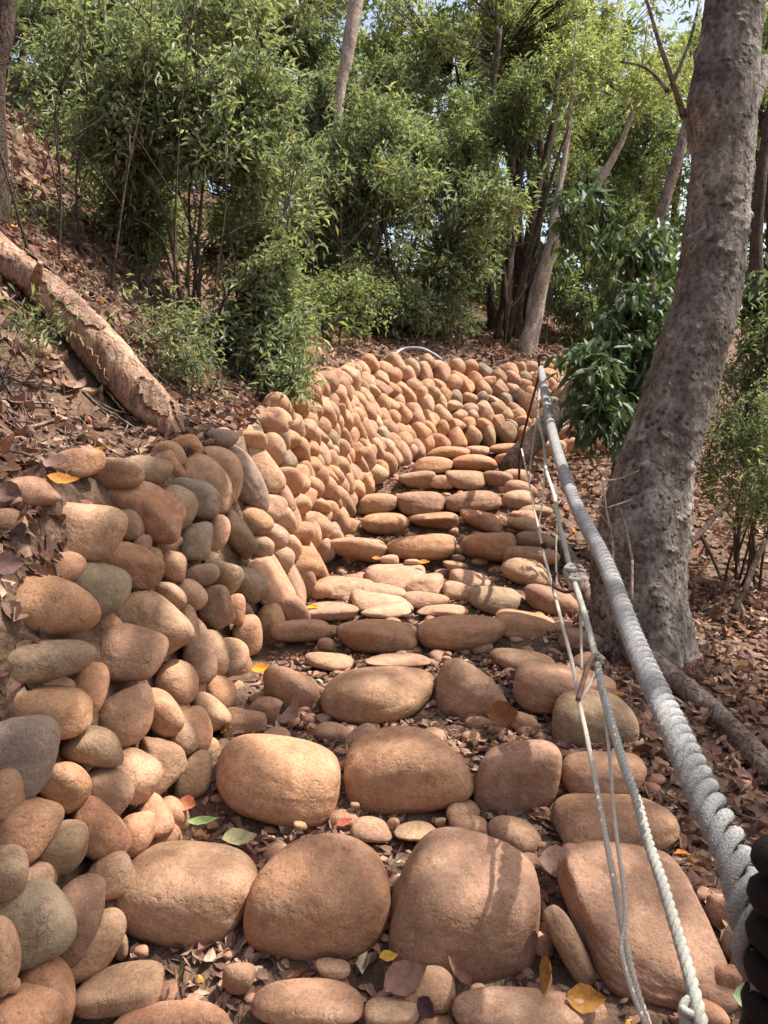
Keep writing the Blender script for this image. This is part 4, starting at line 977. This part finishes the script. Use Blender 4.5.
ra = [(521.5, 449, 6.2), (528, 477, 5.2), (533, 503, 4.5), (538, 525, 4.0), (544, 555, 3.4), (552, 584, 3.0), (564, 631, 2.5), (573, 666, 2.3), (579, 700, 2.1), (588, 742, 1.9), (597, 789, 1.7), (605, 833, 1.55), (614, 880, 1.44), (620, 915, 1.38), (626, 945, 1.32), (634, 980, 1.26), (647, 1022, 1.2), (660, 1050, 1.15)]
V, Q = rope_mesh(ra, .0125, 3, 2.8, .29, .23, 7, 12, 0, 5)
tag(link('thin_rope', mesh_np('thin_rope', V, Q), M_ROPE3), 'longest thin cream rope, running from the hook foot to the bottom edge', 'rope', 'thin ropes of the handrail net')
rb = [(604, 690, 2.06), (605, 712, 1.98), (610, 760, 1.78), (613, 801, 1.64), (618, 847, 1.5), (624, 890, 1.4), (625, 922, 1.34), (621, 944, 1.3), (626, 971, 1.25), (640, 1012, 1.18), (655, 1040, 1.15)]
V, Q = rope_mesh(rb, .0085, 3, 2.8, .29, .23, 6, 12, 0, 6)
tag(link('thin_rope', mesh_np('thin_rope', V, Q), M_ROPE3), 'thin whitish rope hanging beside the long cream one near the bottom', 'rope', 'thin ropes of the handrail net')
for ctr, lab in [([(538, 404, 6.0), (535, 430, 5.7), (531, 460, 5.4), (529, 480, 5.15)], 'short rope strand from below the hook to the long thin rope'), ([(545, 469, 4.7), (543, 495, 4.4), (539, 525, 4.0)], 'short rope strand slanting left between medium and thin ropes, upper one'),
                 ([(556, 495, 4.1), (557, 520, 3.8), (556, 555, 3.4), (557, 590, 2.95)], 'short straight rope strand hanging from the medium rope'), ([(580, 593, 2.72), (581, 630, 2.5), (582, 669, 2.25)], 'short rope strand hanging straight above the brown tie'),
                 ([(578, 703, 2.08), (588, 688, 2.12), (596, 672, 2.18), (597, 660, 2.24)], 'short white strand beside the brown tie'), ([(527, 430, 6.0), (533, 420, 5.95), (538, 405, 5.9)], 'tiny rope strand near the hook stem')]:
    V, Q = rope_mesh(ctr, .009, 3, 2.8, .29, .23, 6, 12, 0, 7)
    tag(link('rope_strand', mesh_np('rope_strand', V, Q), M_ROPE3), lab, 'rope', 'short strands tying the ropes together')
def tubething(name, label, cat, ctr, mat, group=None, sides=8, n=24, rough=.05):
    V, Q = trunk_mesh(ctr, sides, n, rough)[1]; return tag(link(name, mesh_np(name, V, Q), mat), label, cat, group)
tubething('rope_tie', 'brown cord tie between the thin and medium ropes', 'cord', [(596, 655, 2.22, 4.5), (589, 662, 2.18, 5), (583, 682, 2.13, 5.5), (578, 700, 2.08, 5.5)], mat_plain('brown_cord', (.20, .12, .085), .85), None)
tubething('rope_tie', 'dark red cord tie beside the knot on the medium rope', 'cord', [(574, 590, 2.75, 3), (566, 592, 2.78, 3.5), (556, 588, 2.85, 3.5), (553, 583, 3.0, 2.5), (556, 572, 3.0, 2.5)], mat_plain('red_cord', (.12, .04, .03), .85), None)
def knot(name, label, u, v, d, r_, mat, sd_):
    rd = random.Random(sd_); c = W(u, v, d); t = np.linspace(0, 2 * math.pi * 2, 60)
    P = np.stack([c[0] + r_ * np.sin(t) * .75 + r_ * .3 * np.sin(3 * t + 1), c[1] + r_ * np.cos(1.5 * t) * .8, c[2] + r_ * np.cos(t) * .9 + r_ * .25 * np.cos(2.5 * t)], 1)
    V, Q = tube_np(P, np.full(60, r_ * .42), 9, .08, sd_, True, 90); tag(link(name, mesh_np(name, V, Q), mat), label, 'knot', 'knots on the ropes')
knot('rope_knot', 'bulky knot on the medium rope by the red tie', 571, 573, 2.98, .024, M_ROPE2, 1)
knot('rope_knot', 'second knot just under the bulky one on the medium rope', 575, 583, 2.88, .022, M_ROPE2, 2)
knot('rope_knot', 'loop knot where the brown tie meets the medium rope', 597, 660, 2.23, .014, M_ROPE2, 3)
knot('rope_knot', 'large knot at the bottom edge under the medium rope', 692, 1016, 1.17, .016, M_ROPE2, 4)
knot('rope_knot', 'small dark knot on the long thin rope by the sixth row', 544, 546, 3.5, .012, M_IRON, 5)
# iron pigtail hook
t = np.linspace(-2.6, 2.9, 22); lp = [(544 + 5.2 * math.sin(a + .4), 361 - 6.2 * math.cos(a + .4), 6.4) for a in t]
stem = [(519, 480, 6.5), (520.5, 450, 6.45), (529, 413, 6.4), (536.5, 385, 6.4), (539, 372, 6.4)]
tubething('iron_hook', 'rusty iron rod with a curled eye holding the upper rope ends', 'hook', [(u, v, d, 2.6) for u, v, d in stem] + [(u, v, d, 2.4) for u, v, d in lp[3:]], M_IRON, None, 8, 90, 0)
# black post at right edge
pr = empty('black_post', (.60, .95, -.1), 'black post wound with thick cord at the lower right photo edge', 'post')
zg = hz(.62, 1.02) - .1
tp_ = np.array(W(812, 836, 1.0)); bt = np.array((tp_[0] - .015, tp_[1], zg))
V, Q = tube_np(np.linspace(bt, tp_, 50), [.046] * 48 + [.040, .02], 22, .05, 3, True, 30); link('pole', mesh_np('pole', V, Q), M_POST, pr, (0, 0, 0))
n = 700; tt_ = np.linspace(0, 1, n); ph = tt_ * (tp_[2] - bt[2]) / .052 * 2 * math.pi
cv = bt[None] * (1 - tt_)[:, None] + tp_[None] * tt_[:, None] + .050 * np.stack([np.cos(ph), np.sin(ph), 0 * ph], 1)
V, Q = tube_np(cv, np.full(n, .021), 10, .08, 4, True, 40); link('cord_wrap', mesh_np('cord_wrap', V, Q), M_POST, pr, (0, 0, 0))

# ---------------------------------------------------------------- leaf litter
LC = np.array([(.94, .98, .90)]) * np.array([(.25, .15, .11), (.33, .19, .14), (.20, .10, .08), (.42, .27, .20), (.13, .07, .06), (.50, .35, .27), (.30, .13, .08), (.24, .13, .11), (.16, .085, .075)])
def scatter(xr, yr, dens, Lr, side, seed, far=False, big_tilt=.45, small=False):
    r = np.random.default_rng(seed); n = int((xr[1] - xr[0]) * (yr[1] - yr[0]) * dens); X = r.uniform(*xr, n); Y = r.uniform(*yr, n)
    dt, _, _ = near_line(X, Y, TOP); df, _, _ = near_line(X, Y, FOOT); e_ = np.interp(Y, [0, 3, 6, 9], [.78, .95, 1.15, 1.6])
    if side == 'bank': k = dt > .03
    elif side == 'hollow': k = (dt > -.32) & (dt < .1)
    elif side == 'right': k = (df < 0) & (X > e_ - .06)
    else: k = (df < -.02) & (X < e_ + .05)
    pk = np.array(PATH)
    cl = snoise(np.stack([X, Y, 0 * X], 1), 8, 5, 2)
    if side != 'path': k &= r.uniform(0, 1, n) < .75 + cl * .4
    X, Y = X[k], Y[k]; m = np.ones(len(X), bool)
    for (a, b, c, d_) in pk: m &= ((X - a) / (c * .88)) ** 2 + ((Y - b) / (d_ * .9)) ** 2 > 1
    X, Y = X[m], Y[m]; n = len(X); Z = height(X, Y); hx = (height(X + .05, Y) - Z) / .05; hy = (height(X, Y + .05) - Z) / .05
    N0 = unit(np.stack([-np.clip(hx, -1.2, 1.2), -np.clip(hy, -1.2, 1.2), np.ones(n)], 1)); Nn = unit(N0 + r.normal(size=(n, 3)) * big_tilt)
    D = r.normal(size=(n, 3)); D = unit(D - Nn * (D * Nn).sum(1)[:, None]); L = r.uniform(*Lr, n); Wd = L * r.uniform(.35, .75, n)
    P = np.stack([X, Y, Z + r.uniform(.0, .035 if not small else .018, n)], 1) - D * L[:, None] / 2
    cc = LC[r.choice(len(LC), n, p=np.array([3, 3, 3, 2, 2, 1.2, 1.6, 2, 2]) / 19.8)] * r.uniform(.75, 1.2, n)[:, None]
    yel = r.uniform(0, 1, n) < .012; cc[yel] = (.55, .24, .04)
    if side == 'path': cc = np.clip(cc * np.array((1.35, 1.42, 1.45)), 0, .6)
    V, Fc = leaves8(P, D, Nn, L, Wd, r.uniform(-.7, .9, n), r.uniform(-.5, .7, n)); return V, Fc, np.repeat(cc, 8, 0)
def litter(name, label, sets):
    Vs = []; Fs = []; Cs = []; o = 0
    for v, f, c in sets: Vs.append(v); Fs.append(f + o); Cs.append(c); o += len(v)
    ob = link(name, mesh_np(name, np.concatenate(Vs), np.concatenate(Fs), False, np.concatenate(Cs)), M_LITTER); tag(ob, label, 'leaf litter', kind='stuff')
litter('bank_leaf_litter', 'carpet of dry brown leaves over the left and back bank', [scatter((-3.4, -.6), (1.2, 6), 1000, (.035, .095), 'bank', 1), scatter((-6, 3), (6, 12), 330, (.05, .11), 'bank', 2), scatter((-9, 6), (12, 20), 90, (.08, .16), 'bank', 3), scatter((-7, -3.2), (2, 12), 420, (.06, .12), 'bank', 4), scatter((-1.7, -.95), (.8, 2.45), 2200, (.04, .085), 'hollow', 9)])
litter('right_leaf_litter', 'carpet of dry brown leaves right of the path', [scatter((.5, 3.2), (.7, 5), 1150, (.03, .085), 'right', 5), scatter((.8, 6), (5, 11), 260, (.05, .11), 'right', 6)])
litter('path_leaf_debris', 'brown leaf scraps and dirt between the step stones', [scatter((-1., 1.2), (1.0, 3.6), 1500, (.02, .06), 'path', 7, small=True, big_tilt=.3), scatter((-1., 1.6), (3.6, 9), 500, (.02, .05), 'path', 8, small=True, big_tilt=.3)])
rt = np.random.default_rng(44); tw_ = []
for k in range(420):
    if k % 3: x_, y_ = rt.uniform(-2.6, -.95), rt.uniform(1.8, 7)
    else: x_, y_ = rt.uniform(1.0, 3.2), rt.uniform(1.0, 6)
    if near_line(np.array([x_]), np.array([y_]), TOP)[0][0] < .04 and x_ < 0: continue
    a_ = rt.uniform(0, 6.28); l_ = rt.uniform(.08, .40); P_ = []
    for f in (-.5, -.1, .25, .5):
        xx, yy = x_ + math.cos(a_) * l_ * f + rt.uniform(-.012, .012), y_ + math.sin(a_) * l_ * f + rt.uniform(-.012, .012); P_.append((xx, yy, hz(xx, yy) + .025 + rt.uniform(0, .02)))
    tw_.append(tube_np(P_, np.array([1, .9, .7, .4]) * rt.uniform(.0018, .0045), 5))
V, Q = merge(tw_); tag(link('twig_litter', mesh_np('twig_litter', V, Q), M_ROOT), 'small broken twigs strewn through the dry leaves on both banks', 'twig litter', kind='stuff')
# gravel between steps
def gravel(name, label, xr, yr, n, rr_, side, seed):
    r = np.random.default_rng(seed); X = r.uniform(*xr, n); Y = r.uniform(*yr, n); df, _, _ = near_line(X, Y, FOOT); k = df < -.02
    e_ = np.interp(Y, [0, 3, 6, 9], [.78, .95, 1.15, 1.6]); k &= (X > e_ - .1) if side == 'right' else (X < e_); X, Y = X[k], Y[k]; Z = height(X, Y); D, Fc = ICO[2]; Vs = []; Fs = []
    for i in range(len(X)):
        s = r.uniform(*rr_); v, f = D * np.array((s * r.uniform(.8, 1.4), s * r.uniform(.8, 1.3), s * .7)), Fc
        v = v * (1 + .12 * snoise(D, i, 2.5))[:, None]; Vs.append(v + (X[i], Y[i], Z[i] + s * .15)); Fs.append(f + i * len(D))
    o = link(name, mesh_np(name, np.concatenate(Vs), np.concatenate(Fs)), M_STONE); o.color = (.40, .235, .16, 1); tag(o, label, 'gravel', kind='stuff')
gravel('path_gravel', 'small gravel filling the gaps between step stones', (-1, 1.4), (1.2, 7), 2000, (.005, .019), 'path', 3)
gravel('packed_cobbles', 'small cobbles packed between the step stones', (-.9, 1.5), (1.4, 8), 520, (.020, .050), 'path', 13)
gravel('side_gravel', 'gravel and small stones in the leaves beside the slab', (.5, 1.1), (1.0, 2.8), 260, (.008, .028), 'right', 4)
# fallen sticks
r = random.Random(9)
SK = [((0, 378), (60, 398), 'grey stick in the leaves at the far left below the log', 4), ((0, 405), (52, 412), 'long thin stick at the left photo edge above the wall', 4), ((85, 400), (135, 432), 'pale forked stick among leaves under the log', 4),
      ((182, 412), (218, 430), 'dark stick poking out from the broken end of the log', 3.5), ((20, 432), (75, 428), 'short stick lying just above the wall near end', 4), ((237, 950), (215, 920), 'thin dark stick between the two largest left stones', 3),
      ((598, 610), (640, 650), 'brown stick beside the grey dead branch', 5), ((8, 345), (42, 388), 'thin stick leaning under the log at left', 3), ((120, 990), (172, 1000), 'bent twig on the nearest row of stones', 3)]
for (a, b, lab, w) in SK:
    pts = []
    for f in (0, .3, .65, 1):
        u = a[0] + (b[0] - a[0]) * f + r.uniform(-2, 2); v = a[1] + (b[1] - a[1]) * f + r.uniform(-3, 3); p = ray_ground(u, v); p = p + np.array((0, -.01, .03)); pts.append((*p, w / F * 3.3 / 2 * (1 - .4 * f)))
    P = spline(pts, 18); V, Q = tube_np(P[:, :3], P[:, 3], 7, .1, 2); tag(link('fallen_stick', mesh_np('fallen_stick', V, Q), M_ROOT), lab, 'stick', 'sticks lying among the leaves')
# single fresh or curled leaves
def one_leaf(u, v, wpx, col, label, ang=0, tilt=25, curl=.3, asp=.6, d=None, lift=.03):
    d = d or dv(v); L = wpx / F * d; nx_ = 9; ny_ = 5; V = []; 
    for i in range(nx_):
        f = i / (nx_ - 1); wd = math.sin(math.pi * min(1, f ** .8 * .97 + .015)) * asp * L / 2
        for j in range(ny_):
            g_ = j / (ny_ - 1) * 2 - 1
            V.append(((f - .5) * L, g_ * wd * (1 + .06 * math.sin(f * 23)), curl * L * ((f - .45) ** 2 * 1.6) + abs(g_) * wd * .5 + .01 * L * math.sin(9 * f + 4 * g_)))
    Q = [(i * ny_ + j, i * ny_ + j + 1, (i + 1) * ny_ + j + 1, (i + 1) * ny_ + j) for i in range(nx_ - 1) for j in range(ny_ - 1)]
    me = mesh_np('fallen_leaf', V, Q, True, np.tile(col, (len(V), 1))); o = link('fallen_leaf', me, M_LITTER)
    p = W(u, v, d); p[1] -= .02; o.location = (p[0], p[1], p[2] + lift); o.rotation_euler = (R(tilt), R(random.uniform(-12, 12)), R(-ang))
    tag(o, label, 'leaf', 'single leaves standing out on the stones')
for a in [(314, 612, 12, (.75, .38, .02), 'small bright yellow leaf on the flat stone by the wall', 10), (262, 674, 18, (.75, .33, .03), 'orange yellow leaf at the wall foot left of the fourth row', -10, 40),
          (227, 735, 18, (.42, .26, .06), 'yellowish brown leaf standing at the wall foot beside the broken stone', 70, 60), (504, 719, 32, (.33, .14, .06), 'curled brown leaf upright between the fourth and third rows', 20, 70, .8, .8),
          (741, 1006, 26, (.28, .38, .20), 'fresh pale green round leaf at the lower right by the post', 20, 35, .1, .9, 1.35), (185, 976, 16, (.12, .26, .05), 'small green leaf standing in debris below the big left stone', 80, 60),
          (206, 828, 36, (.22, .30, .12), 'green grey leaf behind the big left stone', 12, 20, .3, .3), (240, 846, 36, (.34, .32, .17), 'yellow green torn leaf on top of the big left stone', -30, 20, .3, .6),
          (190, 812, 26, (.50, .19, .10), 'orange red leaf at the foot of the wall by the third row', 30, 30, .4, .7), (388, 963, 20, (.55, .36, .05), 'small yellow green leaf between the middle and right big stones', -20, 20),
          (465, 977, 42, (.34, .19, .13), 'pinkish brown curled leaf standing below the blocky boulder', 60, 55, .6, .45), (550, 984, 46, (.46, .23, .07), 'amber brown leaf standing up beside the leaning wedge stone', 95, 70, .5, .6),
          (584, 1006, 38, (.36, .17, .04), 'shiny amber leaf lying at the bottom near the rope', 10, 35, .4, .7), (297, 718, 38, (.40, .27, .21), 'big pinkish dry leaf against the upright fourth-row stone', 70, 55, .2, .85),
          (557, 874, 42, (.33, .22, .16), 'round grey brown dry leaf right of the blocky boulder', 10, 20, .4, .9), (405, 985, 46, (.26, .15, .11), 'large crumpled brown leaf over the small stone in the nearest row', -20, 30, .4, .7),
          (345, 829, 17, (.55, .16, .10), 'small red leaf between the second and third rows', -20, 20), (428, 1015, 30, (.10, .05, .05), 'dark purple brown leaf at the bottom edge', 60, 45, .4, .6),
          (385, 955, 0, (0, 0, 0), '', 0), (62, 474, 32, (.52, .33, .27), 'pale pink dry leaf lying on top of the wall near end', 20, 30, .5, .7, 2.55), (66, 490, 30, (.50, .22, .05), 'orange brown leaf tucked on the wall top beside the red slab', -20, 40, .5, .5, 2.5),
          (8, 462, 40, (.36, .16, .07), 'rusty curled leaf at the left photo edge above the wall', 30, 45, .6, .6, 2.6), (30, 524, 30, (.17, .10, .09), 'dark leaf hanging left of the pale jutting stone', 60, 60, .5, .8, 2.25),
          (14, 505, 36, (.20, .12, .10), 'dark brown leaf heaped at the left photo edge by the jutting stone', 15, 50, .5, .7, 2.3), (28, 545, 34, (.14, .085, .075), 'dark leaf in the hollow left of the dome-shaped stone', 40, 60, .5, .7, 2.2), (12, 575, 30, (.16, .09, .08), 'dark leaf lower in the hollow at the left edge', -30, 60, .4, .8, 2.1),
          (377, 563, 10, (.55, .25, .08), 'tiny orange leaf at the back of the terrace', 0), (424, 567, 12, (.62, .28, .05), 'tiny orange leaf under the sixth row gap', 10)]:
    if a[2]: one_leaf(*a)
